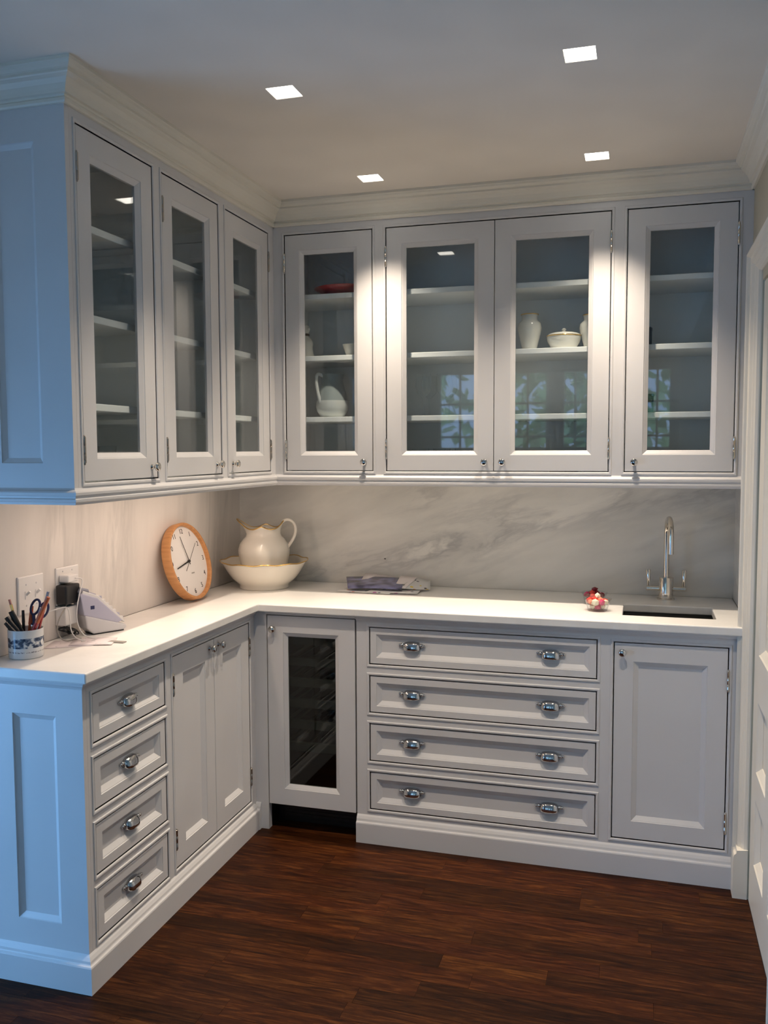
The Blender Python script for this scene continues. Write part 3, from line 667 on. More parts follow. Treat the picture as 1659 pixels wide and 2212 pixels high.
struct(pb.build('trim_5', 'trim'), 'plinth block at the foot of the door casing')

# ------------------------------------------------------------------ recessed lamps
POS = ('front left', 'front right', 'back left', 'back right')
LBL = ('recessed square ceiling lamp nearest the left cabinets, front row', 'recessed square ceiling lamp nearest the camera, front row on the right',
       'recessed square ceiling lamp over the narrow back cabinet', 'recessed square ceiling lamp over the sink side of the back run')
for i, (x, y) in enumerate(LIGHTS):
    t = thing('recessed_lamp', (x, y, ZC), LBL[i], 'lamp', 'recessed ceiling lamps')
    h = MB(); h.rect_sweep(x - HL, x + HL, y - HL, y + HL, [(0.0008, ZC + 0.001), (0.0008, ZC + 0.021), (-0.012, ZC + 0.021), (-0.012, ZC + 0.06), (0.0, ZC + 0.06)], True); h.build('housing', 'housing', t)
    MB().box(x - HL + 0.0015, x + HL - 0.0015, y - HL + 0.0015, y + HL - 0.0015, ZC + 0.003, ZC + 0.006).build('lens', 'lens', t)
    l = bpy.data.lights.new('lamp_beam', 'SPOT'); l.energy = SPOT_W; l.color = SPOT_COL; l.spot_size = math.radians(90); l.spot_blend = 1.0; l.shadow_soft_size = 0.022
    lo = bpy.data.objects.new('lamp_beam', l); COL.objects.link(lo); lo.location = (x, y, ZC + 0.0005); adopt(lo, t)
# strip lamp under the left wall cabinets
t = thing('strip_lamp', (0.28, -1.05, 1.39), 'slim strip lamp under the left wall cabinets', 'lamp')
MB().box(0.262, 0.300, -1.62, -0.50, 1.392, 1.405).build('strip_housing', 'white', t)
MB().box(0.266, 0.296, -1.61, -0.51, 1.390, 1.392).build('diffuser', 'strip', t)

# ------------------------------------------------------------------ clock
def text_mesh(body, size):
    cu = bpy.data.curves.new('txt', 'FONT'); cu.body = body; cu.size = size; cu.align_x = 'CENTER'; cu.align_y = 'CENTER'; cu.extrude = 0.0003
    ob = bpy.data.objects.new('txt', cu); COL.objects.link(ob)
    me = bpy.data.meshes.new_from_object(ob.evaluated_get(bpy.context.evaluated_depsgraph_get()))
    bpy.data.objects.remove(ob); bpy.data.curves.remove(cu); return me
CC = Vector((0.0760, -0.6065, 1.0768)); TA = 0.2557; CR, CT = 0.1564, 0.0372
nrm = Vector((math.cos(TA), 0, math.sin(TA))); hh = Vector((0, 1, 0)); uu = nrm.cross(hh)
CF = (CC, hh, uu, nrm)                       # local: a right, b up, c out of the face
ck = thing('wall_clock', (CC.x, CC.y, ZT), 'round wall clock with a pale wood rim leaning against the left marble', 'clock')
def C3(a, b, c): return CC + hh * a + uu * b + nrm * c
MB().lathe(C3(0, 0, -CT), nrm, [(CR - 0.012, 0), (CR - 0.001, 0.0), (CR, 0.002), (CR, CT - 0.004), (CR - 0.003, CT), (CR - 0.009, CT), (CR - 0.012, CT - 0.003), (CR - 0.013, CT - 0.016)], 72, True, False).build('rim', 'clockwood', ck, smooth=40)
MB().lathe(C3(0, 0, -0.020), nrm, [(CR - 0.0125, 0.0), (CR - 0.0125, 0.004)], 72).build('dial', 'clockface', ck)
for k in range(1, 13):
    a = math.pi / 2 - 2 * math.pi * k / 12; me = text_mesh(str(k), 0.028); me.materials.append(M['ink'])
    nb = bpy.data.objects.new('numeral', me); COL.objects.link(nb)
    P = C3(0.122 * math.cos(a), 0.122 * math.sin(a), -0.0155)
    nb.matrix_world = Matrix(((hh.x, uu.x, nrm.x, P.x), (hh.y, uu.y, nrm.y, P.y), (hh.z, uu.z, nrm.z, P.z), (0, 0, 0, 1)))
    mw = nb.matrix_world.copy(); nb.parent = ck; nb.matrix_parent_inverse = world_of(ck).inverted(); nb.matrix_basis = mw
def hand(name, ang, l0, l1, wd, c, mat='ink'):
    a = math.radians(90 - ang); d = Vector((math.cos(a), math.sin(a))); q = Vector((-d.y, d.x)); m = MB(CF)
    cs = [(-l0, -1), (l1, -0.6), (l1, 0.6), (-l0, 1)]; i = []
    for cc in (c, c + 0.0012):
        for s_, t_ in cs: i.append(m.p(d.x * s_ + q.x * t_ * wd, d.y * s_ + q.y * t_ * wd, cc))
    for f in ((0, 1, 2, 3), (7, 6, 5, 4), (0, 4, 5, 1), (1, 5, 6, 2), (2, 6, 7, 3), (3, 7, 4, 0)): m.face(*[i[k] for k in f])
    return m.build(name, mat, ck)
hand('hour_hand', 259, 0.014, 0.100, 0.0030, -0.0135); hand('minute_hand', 346, 0.014, 0.106, 0.0018, -0.0115); hand('second_hand', 50, 0.056, 0.102, 0.0008, -0.0095)
MB().lathe(C3(0, 0, -0.016), nrm, [(0.005, 0), (0.005, 0.009), (0.003, 0.010)], 14).build('hub', 'ink', ck, smooth=40)
m = MB(CF)
for k in range(4): m.box(0.004 + k * 0.006, 0.0085 + k * 0.006, -0.052, -0.047, -0.0159, -0.0155)
m.build('maker_mark', 'greycable', ck)

# ------------------------------------------------------------------ wash basin and pitcher
BX, BY = 0.216, -0.216
bs = thing('wash_basin', (BX, BY, ZT), 'wide ivory china wash basin with a gold rim on the corner of the worktop', 'basin')
n = 72; prof = [(0.0, 0.012), (0.085, 0.012), (0.092, 0.004), (0.094, 0.0), (0.106, 0.0), (0.108, 0.006), (0.107, 0.018), (0.118, 0.026), (0.140, 0.046), (0.158, 0.070), (0.172, 0.094), (0.183, 0.112), (0.190, 0.1185)]
inn = [(0.190, 0.1185), (0.186, 0.1175), (0.177, 0.104), (0.165, 0.084), (0.150, 0.062), (0.130, 0.042), (0.105, 0.029), (0.06, 0.025), (0.0, 0.025)]
def wob(r, z, a):
    k = max(0, (z - 0.075) / 0.045); return (r * (1 + 0.014 * k * math.cos(11 * a)), z + 0.0022 * k * math.cos(11 * a) + 0.004 * k * max(0.0, math.sin(a - 0.28)))
def rev(m, c, prof, n, f):
    rs = []
    for r, z in prof:
        if r == 0: rs.append([m.p(c[0], c[1], c[2] + z)] * n); continue
        row = []
        for k in range(n):
            a = 2 * math.pi * k / n; r2, z2 = f(r, z, a)[:2]; row.append(m.p(c[0] + r2 * math.cos(a), c[1] + r2 * math.sin(a), c[2] + z2))
        rs.append(row)
    for a, b in zip(rs, rs[1:]):
        for k in range(n):
            q = [a[k], a[(k + 1) % n], b[(k + 1) % n], b[k]]; q = [x for i, x in enumerate(q) if x not in q[:i]]
            if len(q) > 2: m.face(*q)
m = MB(); rev(m, (BX, BY, ZT), prof[:-1] + inn, n, wob); m.build('bowl', 'porcelain', bs, smooth=180)
rim = [];
for k in range(n):
    a = 2 * math.pi * k / n; r2, z2 = wob(0.190, 0.1185, a); rim.append((BX + r2 * math.cos(a), BY + r2 * math.sin(a), ZT + z2 + 0.0005))
MB().tube(rim, 0.0026, 6, closed=True).build('gold_rim', 'gold', bs, smooth=180)
pt = thing('pitcher', (BX, BY, ZT + 0.026), 'ivory china pitcher with gold lip standing in the wash basin', 'pitcher')
A0 = math.atan2(math.sin(YAW), math.cos(YAW)) + math.pi      # spout points to picture left
pz = ZT + 0.0265
pp = [(0.0, 0.004), (0.070, 0.004), (0.074, 0.0), (0.082, 0.002), (0.086, 0.02), (0.093, 0.05), (0.101, 0.085), (0.107, 0.115), (0.109, 0.140), (0.104, 0.165), (0.090, 0.186), (0.078, 0.198), (0.072, 0.208), (0.070, 0.218), (0.073, 0.230), (0.079, 0.240)]
pin = [(0.074, 0.240), (0.068, 0.228), (0.066, 0.216), (0.070, 0.204), (0.085, 0.186), (0.098, 0.160), (0.100, 0.12), (0.08, 0.03), (0.0, 0.02)]
def lip(a):
    d = math.atan2(math.sin(a - A0), math.cos(a - A0)); sp = math.exp(-(d / 0.42) ** 2); bk = math.exp(-((abs(d) - math.pi) / 0.5) ** 2)
    sd = math.exp(-((abs(d) - math.pi / 2) / 0.3) ** 2)
    return sp, bk, sd
def pw(r, z, a):
    k = min(1, max(0, (z - 0.205) / 0.035)); sp, bk, sd = lip(a); rib = min(1, max(0, (0.19 - z) / 0.05)) * min(1, z / 0.03)
    r2 = r * (1 + 0.034 * rib * abs(math.cos(3.5 * a + 0.9))) + k * (0.040 * sp + 0.010 * bk)
    return (r2, z + k * (0.042 * sp + 0.034 * bk + 0.012 * sd - 0.008))
m = MB(); rev(m, (BX, BY, pz), pp + pin, n, pw); m.build('body', 'porcelain', pt, smooth=180)
rim = []
for k in range(n):
    a = 2 * math.pi * k / n; r2, z2 = pw(0.077, 0.2405, a); rim.append((BX + r2 * math.cos(a), BY + r2 * math.sin(a), pz + z2))
MB().tube(rim, 0.0028, 6, closed=True).build('gold_lip', 'gold', pt, smooth=180)
ax = Vector((math.cos(YAW), math.sin(YAW), 0))
hp = [(0.082, 0.262), (0.098, 0.272), (0.120, 0.268), (0.136, 0.250), (0.140, 0.225), (0.134, 0.198), (0.122, 0.176), (0.112, 0.162), (0.103, 0.150)]
# smooth the handle
def smooth_pts(p, it=2):
    for _ in range(it):
        q = [p[0]]
        for a, b in zip(p, p[1:]): q += [tuple(0.75 * x + 0.25 * y for x, y in zip(a, b)), tuple(0.25 * x + 0.75 * y for x, y in zip(a, b))]
        p = q + [p[-1]]
    return p
MB().tube([(BX + ax.x * r, BY + ax.y * r, pz + z) for r, z in smooth_pts(hp)], 0.0068, 10).build('handle', 'porcelain', pt, smooth=180)

# ------------------------------------------------------------------ papers near the tap side
def sheet(name, pts, mat, label, cat, nu=6, nv=4, wave=0.0015, thick=0.0012, parent=None, group=None):
    """slightly wavy sheet spanned by 4 corner points"""
    A, B, C_, D = [Vector(p) for p in pts]; m = MB(); g = []; rr = random.Random(len(label or name) + int(A.x * 1000))
    for j in range(nv + 1):
        row = []
        for i in range(nu + 1):
            s_, t_ = i / nu, j / nv; P = (A * (1 - s_) + B * s_) * (1 - t_) + (D * (1 - s_) + C_ * s_) * t_
            edge = 0 if wave == 0 else wave * (math.sin(5 * s_ + A.x * 40) + math.cos(4 * t_ + A.y * 30)) * 0.5 + wave
            row.append(m.p(P.x, P.y, P.z + edge))
        g.append(row)
    for j in range(nv):
        for i in range(nu): m.face(g[j][i], g[j][i + 1], g[j + 1][i + 1], g[j + 1][i])
    o = m.build(name, mat, parent, smooth=180, solid=thick)
    if label: tag(o, label, cat, group)
    return o
Z = ZT + 0.0015
sheet('flyer', [(0.560, -0.250, Z), (0.800, -0.275, Z), (0.815, -0.075, Z), (0.585, -0.055, Z)], 'flyer', 'white printed flyer at the bottom of the magazine pile', 'paper')
sheet('flyer', [(0.700, -0.262, Z + 0.004), (0.912, -0.245, Z + 0.001), (0.905, -0.12, Z + 0.004), (0.700, -0.10, Z + 0.006)], 'flyer', 'white flyer with red pictures sticking out at the right of the magazine pile', 'paper')
mg = sheet('magazine', [(0.608, -0.238, Z + 0.010), (0.838, -0.222, Z + 0.012), (0.815, -0.055, Z + 0.036), (0.545, -0.070, Z + 0.034)], 'mag', 'blue glossy magazine with one white page sticking up beside the back marble', 'magazine', wave=0.004, thick=0.005)
sheet('page', [(0.640, -0.20, Z + 0.016), (0.800, -0.19, Z + 0.018), (0.770, -0.030, Z + 0.038), (0.620, -0.028, Z + 0.046)], 'paper', None, None, wave=0.003, parent=mg)
sheet('leaflet', [(0.815, -0.215, Z + 0.012), (0.945, -0.150, Z + 0.004), (0.925, -0.060, Z + 0.030), (0.858, -0.050, Z + 0.042)], 'leaflet', 'grey leaflet with orange and black pictures at the right end of the pile', 'leaflet', wave=0.003)
sheet('envelope', [(0.800, -0.20, Z + 0.018), (0.850, -0.205, Z + 0.016), (0.868, -0.058, Z + 0.044), (0.790, -0.055, Z + 0.046)], 'paper', 'white triangular envelope flap between the magazine and the leaflet', 'paper', wave=0.001)

# ------------------------------------------------------------------ fruit cups
def fruit_cup(cx, cy, label, cols, rnd, where):
    t = thing('fruit_cup', (cx, cy, ZT), label, 'cup', 'clear cups on the worktop')
    MB().lathe((cx, cy, ZT), (0, 0, 1), [(0.030, 0.002), (0.034, 0.0), (0.036, 0.002), (0.047, 0.042), (0.0505, 0.043), (0.0505, 0.045), (0.0458, 0.0445), (0.0345, 0.004), (0.0, 0.004)], 28, False, False).build('clear_wall', 'clear', t, smooth=40)
    k = 0
    for (r, z, nn) in ((0.0, 0.016, 1), (0.020, 0.016, 6), (0.029, 0.034, 8), (0.011, 0.042, 3), (0.0, 0.055, 1)):
        for i in range(nn):
            a = 2 * math.pi * i / max(1, nn) + z * 40; c = cols[k % len(cols)]; k += 1
            s_ = rnd.uniform(0.0120, 0.0155)
            b = MB(); b.blob((cx + r * math.cos(a), cy + r * math.sin(a), ZT + z), s_, s_ * rnd.uniform(0.8, 1.1), s_ * rnd.uniform(0.7, 1.0), 0.2, rnd)
            word = {'f_red': 'red', 'f_pink': 'pink', 'f_orange': 'coral', 'f_white': 'cream', 'f_dark': 'dark red'}[c]
            o = b.build('fruit_piece', c); tag(o, '%s fruit piece in the %s clear cup' % (word, where), 'fruit', '%s fruit in the %s cup' % (word, where))
rf = random.Random(5)
fruit_cup(1.6445, -0.408, 'front clear plastic cup of red and cream fruit by the sink', ['f_red', 'f_pink', 'f_red', 'f_orange', 'f_white', 'f_pink', 'f_white'], rf, 'front')
fruit_cup(1.626, -0.262, 'rear clear plastic cup of dark red fruit by the sink', ['f_dark', 'f_red', 'f_dark', 'f_dark', 'f_pink'], rf, 'rear')

# ------------------------------------------------------------------ wall plates, plugs, phone
sw = thing('switch_plate', (0.0, -1.482, 1.03), 'white double toggle switch plate on the left marble', 'switch')
frW = LEFT(0.0005)
MB(frW).rect_sweep(-1.541, -1.424, 1.020, 1.136, [(0, 0), (0, 0.004), (0.003, 0.006)], True).build('plate', 'white', sw)
for y_ in (-1.506, -1.459):
    MB(frW).box(y_ - 0.006, y_ + 0.006, 1.066, 1.090, 0.006, 0.0075).build('toggle_slot', 'white', sw)
    MB().tube([(0.007, y_, 1.080), (0.020, y_, 1.090)], [0.0045, 0.0038], 8).build('toggle', 'white', sw)
    for zz in (1.046, 1.110): MB().lathe((0.0065, y_, zz), (1, 0, 0), [(0.003, 0), (0.0025, 0.001)], 8).build('screw', 'silver', sw)
ou = thing('outlet_plate', (0.0, -1.302, 1.03), 'white double outlet plate on the left marble behind the chargers', 'outlet')
MB(frW).rect_sweep(-1.360, -1.244, 1.020, 1.140, [(0, 0), (0, 0.004), (0.003, 0.006)], True).build('plate', 'white', ou)
for y_ in (-1.328, -1.280):
    for zz in (1.060, 1.102): MB(frW).box(y_ - 0.014, y_ + 0.014, zz - 0.014, zz + 0.014, 0.006, 0.0075).build('socket', 'white', ou)
for y_ in (-1.328, -1.280): MB().lathe((0.0065, y_, 1.127), (1, 0, 0), [(0.003, 0), (0.0025, 0.001)], 8).build('screw', 'silver', ou)
a1 = MB().box(0.0085, 0.044, -1.352, -1.300, 1.094, 1.118).build('usb_charger', 'white', None, bevel=0.004); tag(a1, 'small white plug-in charger in the upper socket', 'charger')
a2 = MB().box(0.0085, 0.050, -1.372, -1.300, 1.026, 1.088).build('power_adapter', 'black', None, bevel=0.005); tag(a2, 'black plug-in power adapter in the lower socket', 'adapter')
def cable(name, pts, r, mat, label):
    tag(MB().tube(smooth_pts(pts, 2), r, 6).build(name, mat, None, smooth=180), label, 'cable')
cable('cable', [(0.045, -1.318, 1.106), (0.058, -1.303, 1.104), (0.060, -1.300, 1.092), (0.062, -1.318, 1.066), (0.066, -1.345, 1.01), (0.070, -1.350, 0.965), (0.085, -1.345, 0.930), (0.110, -1.340, 0.9185), (0.145, -1.350, 0.9185), (0.140, -1.375, 0.9185)], 0.0018, 'white', 'white charger cable looping down in front of the black adapter')
cable('cable', [(0.03, -1.48, 1.012), (0.045, -1.448, 1.020), (0.065, -1.415, 1.028), (0.075, -1.400, 1.026), (0.080, -1.398, 0.99), (0.082, -1.400, 0.950), (0.095, -1.390, 0.925), (0.110, -1.380, 0.9205), (0.125, -1.380, 0.9205), (0.120, -1.400, 0.9205)], 0.0018, 'white', 'white cable arching from behind the pen cup')
cable('cable', [(0.040, -1.360, 1.026), (0.046, -1.380, 1.012), (0.050, -1.405, 1.000), (0.050, -1.425, 0.970), (0.055, -1.425, 0.940), (0.070, -1.415, 0.920), (0.085, -1.395, 0.9225), (0.100, -1.372, 0.9225)], 0.0022, 'greycable', 'grey adapter lead curling left of the phone')
rk = random.Random(9); pts = []
for k in range(34):
    a = k * 0.9; pts.append((0.036 + 0.022 * math.cos(a) + rk.uniform(-.005, .005), -1.345 + 0.026 * math.sin(a * 0.83) + rk.uniform(-.006, .006), ZT + 0.0045 + 0.030 * abs(math.sin(a * 0.37)) + rk.uniform(0, .006)))
cable('cable_coil', pts, 0.0026, 'black', 'tangle of black cable lying behind the phone')
tag(MB().box(0.0005, 0.040, -1.366, -1.306, 0.956, 1.018).build('wall_box', 'white', None, bevel=0.004), 'small white box on the marble just below the black adapter', 'box')
# phone: wedge standing at a slant
ph = thing('desk_phone', (0.09, -1.25, ZT), 'white and lavender wedge-shaped desk phone beside the chargers', 'phone')
PLv = Vector((0.49, 0.872, 0)).normalized(); PNv = Vector((PLv.y, -PLv.x, 0)); PF = (Vector((0.082, -1.298, 0)), PLv, Vector((0, 0, 1)), PNv)
def wedge(name, poly, n0, n1, mat, bevel=0.003):
    m = MB(PF); a = [m.p(s_, z, n0) for s_, z in poly]; b = [m.p(s_, z, n1) for s_, z in poly]; k = len(poly)
    m.face(*a); m.face(*b[::-1])
    for i in range(k): m.face(a[i], a[(i + 1) % k], b[(i + 1) % k], b[i])
    return m.build(name, mat, ph, bevel=bevel)
wedge('foot', [(0.014, ZT), (0.120, ZT), (0.120, 0.920), (0.010, 0.920)], -0.066, -0.004, 'black', 0)
wedge('base', [(-0.010, 0.940), (0.012, 0.9185), (0.118, 0.9185), (0.131, 0.926), (0.128, 0.936), (0.100, 0.945), (-0.017, 0.984)], -0.070, 0.0, 'silver', 0.005)
wedge('side_shell', [(-0.018, 0.983), (0.098, 0.944), (0.116, 0.950), (0.030, 1.034), (-0.022, 1.055), (-0.030, 1.052)], -0.068, -0.002, 'lav', 0.003)
wedge('keypad', [(-0.022, 1.053), (0.030, 1.032), (0.116, 0.949), (0.126, 0.941), (0.124, 0.950), (0.036, 1.041), (-0.018, 1.064)], -0.066, -0.006, 'white', 0.002)
wedge('handset', [(-0.026, 1.050), (-0.018, 1.064), (0.006, 1.056), (0.004, 1.066), (-0.020, 1.074), (-0.032, 1.060)], -0.062, -0.010, 'pengrey', 0.003)
for k in range(7):
    f_ = 0.08 + 0.84 * k / 6; s0, z0_ = 0.036 + (0.124 - 0.036) * f_, 1.041 + (0.950 - 1.041) * f_
    for j_ in range(3):
        kb = MB(PF); kb.box(s0 - 0.0045, s0 + 0.0045, z0_ - 0.006, z0_ + 0.006, -0.021 - j_ * 0.019, -0.009 - j_ * 0.019); kb.build('key', 'white' if (k + j_) % 5 else 'lav', ph, bevel=0.0012)
wedge('display', [(0.004, 1.052), (0.028, 1.042), (0.030, 1.047), (0.006, 1.057)], -0.052, -0.014, 'lav', 0)
em = MB(PF); em.box(0.004, 0.018, 1.000, 1.012, -0.003, -0.0012); em.build('emblem', 'penblue', ph, bevel=0.003)
# letters under the cables
sheet('letter', [(0.058, -1.508, ZT + 0.0006), (0.180, -1.425, ZT + 0.0006), (0.165, -1.335, ZT + 0.0006), (0.020, -1.400, ZT + 0.0006)], 'pinkpaper', 'bottom white letter lying between the pen cup and the phone', 'paper', wave=0.0004, thick=0.0008)
sheet('letter', [(0.110, -1.452, ZT + 0.0026), (0.232, -1.405, ZT + 0.0026), (0.190, -1.310, ZT + 0.0022), (0.060, -1.345, ZT + 0.0022)], 'pinkpaper', 'top white letter sticking out in front of the phone', 'paper', wave=0.0004, thick=0.0008)
tag(MB().box(0.196, 0.250, -1.372, -1.352, ZT + 0.0004, ZT + 0.0034).build('card_strip', 'greycable', None), 'dark grey strip poking out from the letters', 'card')

# ------------------------------------------------------------------ pen cup
CX, CY = 0.072, -1.597
pc = thing('pen_cup', (CX, CY, ZT), 'white printed cup full of pens at the end of the left worktop', 'cup')
MB().lathe((CX, CY, ZT), (0, 0, 1), [(0.0, 0.0), (0.046, 0.0), (0.0485, 0.003), (0.0495, 0.082), (0.0485, 0.084), (0.0465, 0.082), (0.0455, 0.006), (0.0, 0.006)], 40, False, False).build('cup_wall', 'cup', pc, smooth=35)
def stick(name, base, top, segs, label, cat, n_=10):
    """segs: (fraction0, fraction1, r0, r1, part name, material) along base->top"""
    b, t_ = Vector(base), Vector(top); root = None
    root = thing(name, b, label, cat, 'things in the pen cup')
    for f0, f1, r0, r1, pn, mt in segs:
        MB().tube([b + (t_ - b) * f0, b + (t_ - b) * f1], [r0, r1], n_).build(pn, mt, root, smooth=50)
rv = Vector((math.cos(YAW), math.sin(YAW), 0)); dv = Vector((-math.sin(YAW), math.cos(YAW), 0))
c0 = Vector((CX, CY, 0))
def PT(u, d, z): q = c0 + rv * u + dv * d; return (q.x, q.y, z)     # u: picture right, d: away
zb = ZT + 0.012
stick('pencil', PT(-0.010, 0.012, zb), PT(-0.053, 0.020, 1.080), [(0, 0.80, 0.0038, 0.0038, 'shaft', 'pencil'), (0.80, 0.90, 0.0042, 0.0042, 'ferrule', 'gold'), (0.90, 1.0, 0.0038, 0.0036, 'eraser', 'eraser')], 'yellow pencil with gold ferrule and eraser end up, in the pen cup', 'pencil', 6)
stick('marker', PT(0.010, 0.006, zb), PT(-0.046, 0.012, 1.046), [(0, 0.6, 0.0085, 0.0085, 'barrel', 'black'), (0.6, 1, 0.0095, 0.008, 'cap', 'black')], 'tallest thick black marker at the left of the pen cup', 'marker')
stick('marker', PT(0.022, -0.008, zb), PT(-0.052, -0.006, 1.032), [(0, 0.6, 0.0075, 0.0075, 'barrel', 'black'), (0.6, 1, 0.0085, 0.007, 'cap', 'black')], 'middle one of the three black markers leaning left in the pen cup', 'marker')
stick('marker', PT(0.030, -0.024, zb), PT(-0.050, -0.018, 1.018), [(0, 0.6, 0.0065, 0.0065, 'barrel', 'black'), (0.6, 1, 0.0075, 0.006, 'cap', 'black')], 'lowest black marker leaning left over the cup rim', 'marker')
stick('pen', PT(-0.014, 0.022, zb), PT(-0.018, 0.030, 1.046), [(0, 0.7, 0.0045, 0.0045, 'barrel', 'black'), (0.7, 1, 0.005, 0.004, 'cap', 'black')], 'thin black pen standing upright in the pen cup', 'pen')
stick('pen', PT(0.0, 0.01, zb), PT(0.012, 0.022, 1.060), [(0, 0.6, 0.005, 0.005, 'barrel', 'penorange'), (0.6, 1, 0.006, 0.005, 'cap', 'penorange')], 'orange-brown pen in the middle of the pen cup', 'pen')
stick('pen', PT(0.012, -0.012, zb), PT(0.052, -0.010, 1.060), [(0, 0.55, 0.0055, 0.0055, 'barrel', 'pengrey'), (0.55, 1, 0.006, 0.005, 'grip', 'pengrey')], 'grey pen in front of the scissors', 'pen')
stick('pen', PT(0.020, -0.004, zb), PT(0.070, 0.000, 1.106), [(0, 0.62, 0.0045, 0.0045, 'barrel', 'penred'), (0.62, 0.85, 0.0048, 0.0048, 'sleeve', 'penred'), (0.85, 1, 0.0048, 0.0042, 'clear_end', 'pengrey')], 'tallest red pen with a clear end in the pen cup', 'pen')
stick('marker', PT(-0.004, -0.016, zb), PT(0.076, -0.016, 1.092), [(0, 0.55, 0.0060, 0.0060, 'barrel', 'penred'), (0.55, 1, 0.0068, 0.0056, 'cap', 'penorange')], 'red marker with orange cap leaning right in the pen cup', 'marker')
sc = thing('scissors', PT(0.008, 0.004, zb), 'scissors with navy handles standing in the pen cup', 'scissors')
for sg, uo, zo, mt in ((-1, 0.024, 1.058, 'penblue'), (1, 0.046, 1.048, 'penblue')):
    loop = []
    for k in range(24):
        a = 2 * math.pi * k / 24; u_ = uo + 0.0125 * math.cos(a) * 1.0 + 0.006 * math.sin(a); z_ = zo + 0.022 * math.sin(a); loop.append(PT(u_, 0.020 + sg * 0.003, z_))
    MB().tube(loop, 0.0036, 8, closed=True).build('handle', mt, sc, smooth=180)
    MB().tube([PT(uo - 0.006, 0.020 + sg * 0.003, zo - 0.020), PT(0.018 - sg * 0.004, 0.012 + sg * 0.002, 1.005)], [0.0045, 0.005], 8).build('shank', mt, sc, smooth=60)
    MB().tube([PT(0.018 - sg * 0.004, 0.012 + sg * 0.002, 1.006), PT(0.010, 0.004 + sg * 0.002, zb)], [0.005, 0.002], 6).build('blade', 'chrome', sc)

# ------------------------------------------------------------------ things on the cabinet shelves
def turned(name, c, prof, mat, label, cat, n_=28, extra=None, group=None):
    t = thing(name, c, label, cat, group)
    MB().lathe(c, (0, 0, 1), prof, n_, True, False).build('body', mat, t, smooth=60)
    if extra: extra(t)
    return t
Z1, Z2, Z3, Z0 = SHELF[2] + 0.0005, SHELF[1] + 0.0005, SHELF[0] + 0.0005, 1.4235
VP = [(0.020, 0.0), (0.027, 0.0), (0.034, 0.03), (0.043, 0.065), (0.047, 0.088), (0.044, 0.106), (0.034, 0.116), (0.031, 0.120), (0.031, 0.134), (0.034, 0.142), (0.030, 0.141), (0.028, 0.12), (0.03, 0.05), (0.0, 0.01)]
def goldrim(c, r, z, w_=0.0025):
    def f(t):
        MB().tube([(c[0] + r * math.cos(a * math.pi / 16), c[1] + r * math.sin(a * math.pi / 16), c[2] + z) for a in range(32)], w_, 6, closed=True).build('gilt_rim', 'gold', t, smooth=180)
    return f
turned('vase', (1.362, -0.215, Z2), VP, 'whitechina', 'white china vase with gilt neck left of the covered dish', 'vase', extra=goldrim((1.362, -0.215, Z2), 0.0335, 0.141))
turned('vase', (1.600, -0.205, Z2), [(r, z * 0.92) for r, z in VP], 'whitechina', 'white china vase partly hidden at the right edge of the glass door', 'vase', extra=goldrim((1.600, -0.205, Z2), 0.0335, 0.130))
turned('vase', (1.262, -0.19, Z2), [(r * 0.8, z * 1.15) for r, z in VP], 'whitechina', 'slim china vase peeking out at the left edge of the right-hand glass door', 'vase', extra=goldrim((1.262, -0.19, Z2), 0.027, 0.162))
def lid(t):
    c = (1.495, -0.215, Z2)
    MB().lathe((c[0], c[1], c[2] + 0.052), (0, 0, 1), [(0.064, 0), (0.066, 0.002), (0.060, 0.008), (0.045, 0.013), (0.02, 0.016), (0.008, 0.017), (0.006, 0.022), (0.009, 0.026), (0.004, 0.031), (0.0005, 0.0315)], 32, True, False).build('lid', 'whitechina', t, smooth=60)
    goldrim(c, 0.066, 0.0525)(t)
turned('covered_dish', (1.495, -0.215, Z2), [(0.040, 0.0), (0.043, 0.0), (0.052, 0.012), (0.062, 0.03), (0.066, 0.045), (0.066, 0.051), (0.06, 0.05)], 'whitechina', 'round covered china dish with gilt band between the vases', 'dish', extra=lid)
turned('platter', (0.600, -0.19, Z3), [(0.07, 0.0), (0.075, 0.0), (0.12, 0.020), (0.140, 0.030), (0.141, 0.033), (0.12, 0.026), (0.07, 0.008), (0.0, 0.006)], 'red', 'red round platter on the top shelf of the narrow cabinet', 'platter', 40)
# figure of a goose-like jug: rounded white ornament half hidden by the frame
t = thing('china_figurine', (0.418, -0.215, Z2), 'pale china figurine at the left edge of the narrow cabinet', 'figurine')
m = MB(); m.lathe((0.418, -0.215, Z2), (0, 0, 1), [(0.036, 0.0), (0.040, 0.004), (0.034, 0.022), (0.031, 0.045), (0.034, 0.062), (0.028, 0.078), (0.015, 0.092), (0.0125, 0.104), (0.018, 0.114), (0.020, 0.126), (0.014, 0.138), (0.001, 0.143)], 24); m.build('figure_body', 'whitechina', t, smooth=180)
MB().blob((0.434, -0.225, Z2 + 0.122), 0.010, 0.008, 0.008, 0.05).build('head_detail', 'whitechina', t, smooth=180)
MB().lathe((0.418, -0.215, Z2 + 0.094), (0, 0, 1), [(0.016, 0), (0.019, 0.005), (0.016, 0.010)], 20).build('collar', 'brown', t, smooth=180)
turned('teacup', (0.622, -0.215, Z2), [(0.018, 0.0), (0.020, 0.0), (0.022, 0.01), (0.032, 0.04), (0.036, 0.052), (0.033, 0.052), (0.02, 0.012), (0.0, 0.01)], 'whitechina', 'small china teacup at the right edge of the narrow cabinet', 'cup')
JC = (0.537, -0.215, Z1)
t = thing('jug', JC, 'frosted white jug with a tall handle on the lower shelf of the narrow cabinet', 'jug')
MB().lathe(JC, (0, 0, 1), [(0.040, 0.0), (0.050, 0.003), (0.064, 0.025), (0.069, 0.045), (0.066, 0.070)], 32, True, False).build('lower_body', 'frost', t, smooth=60)
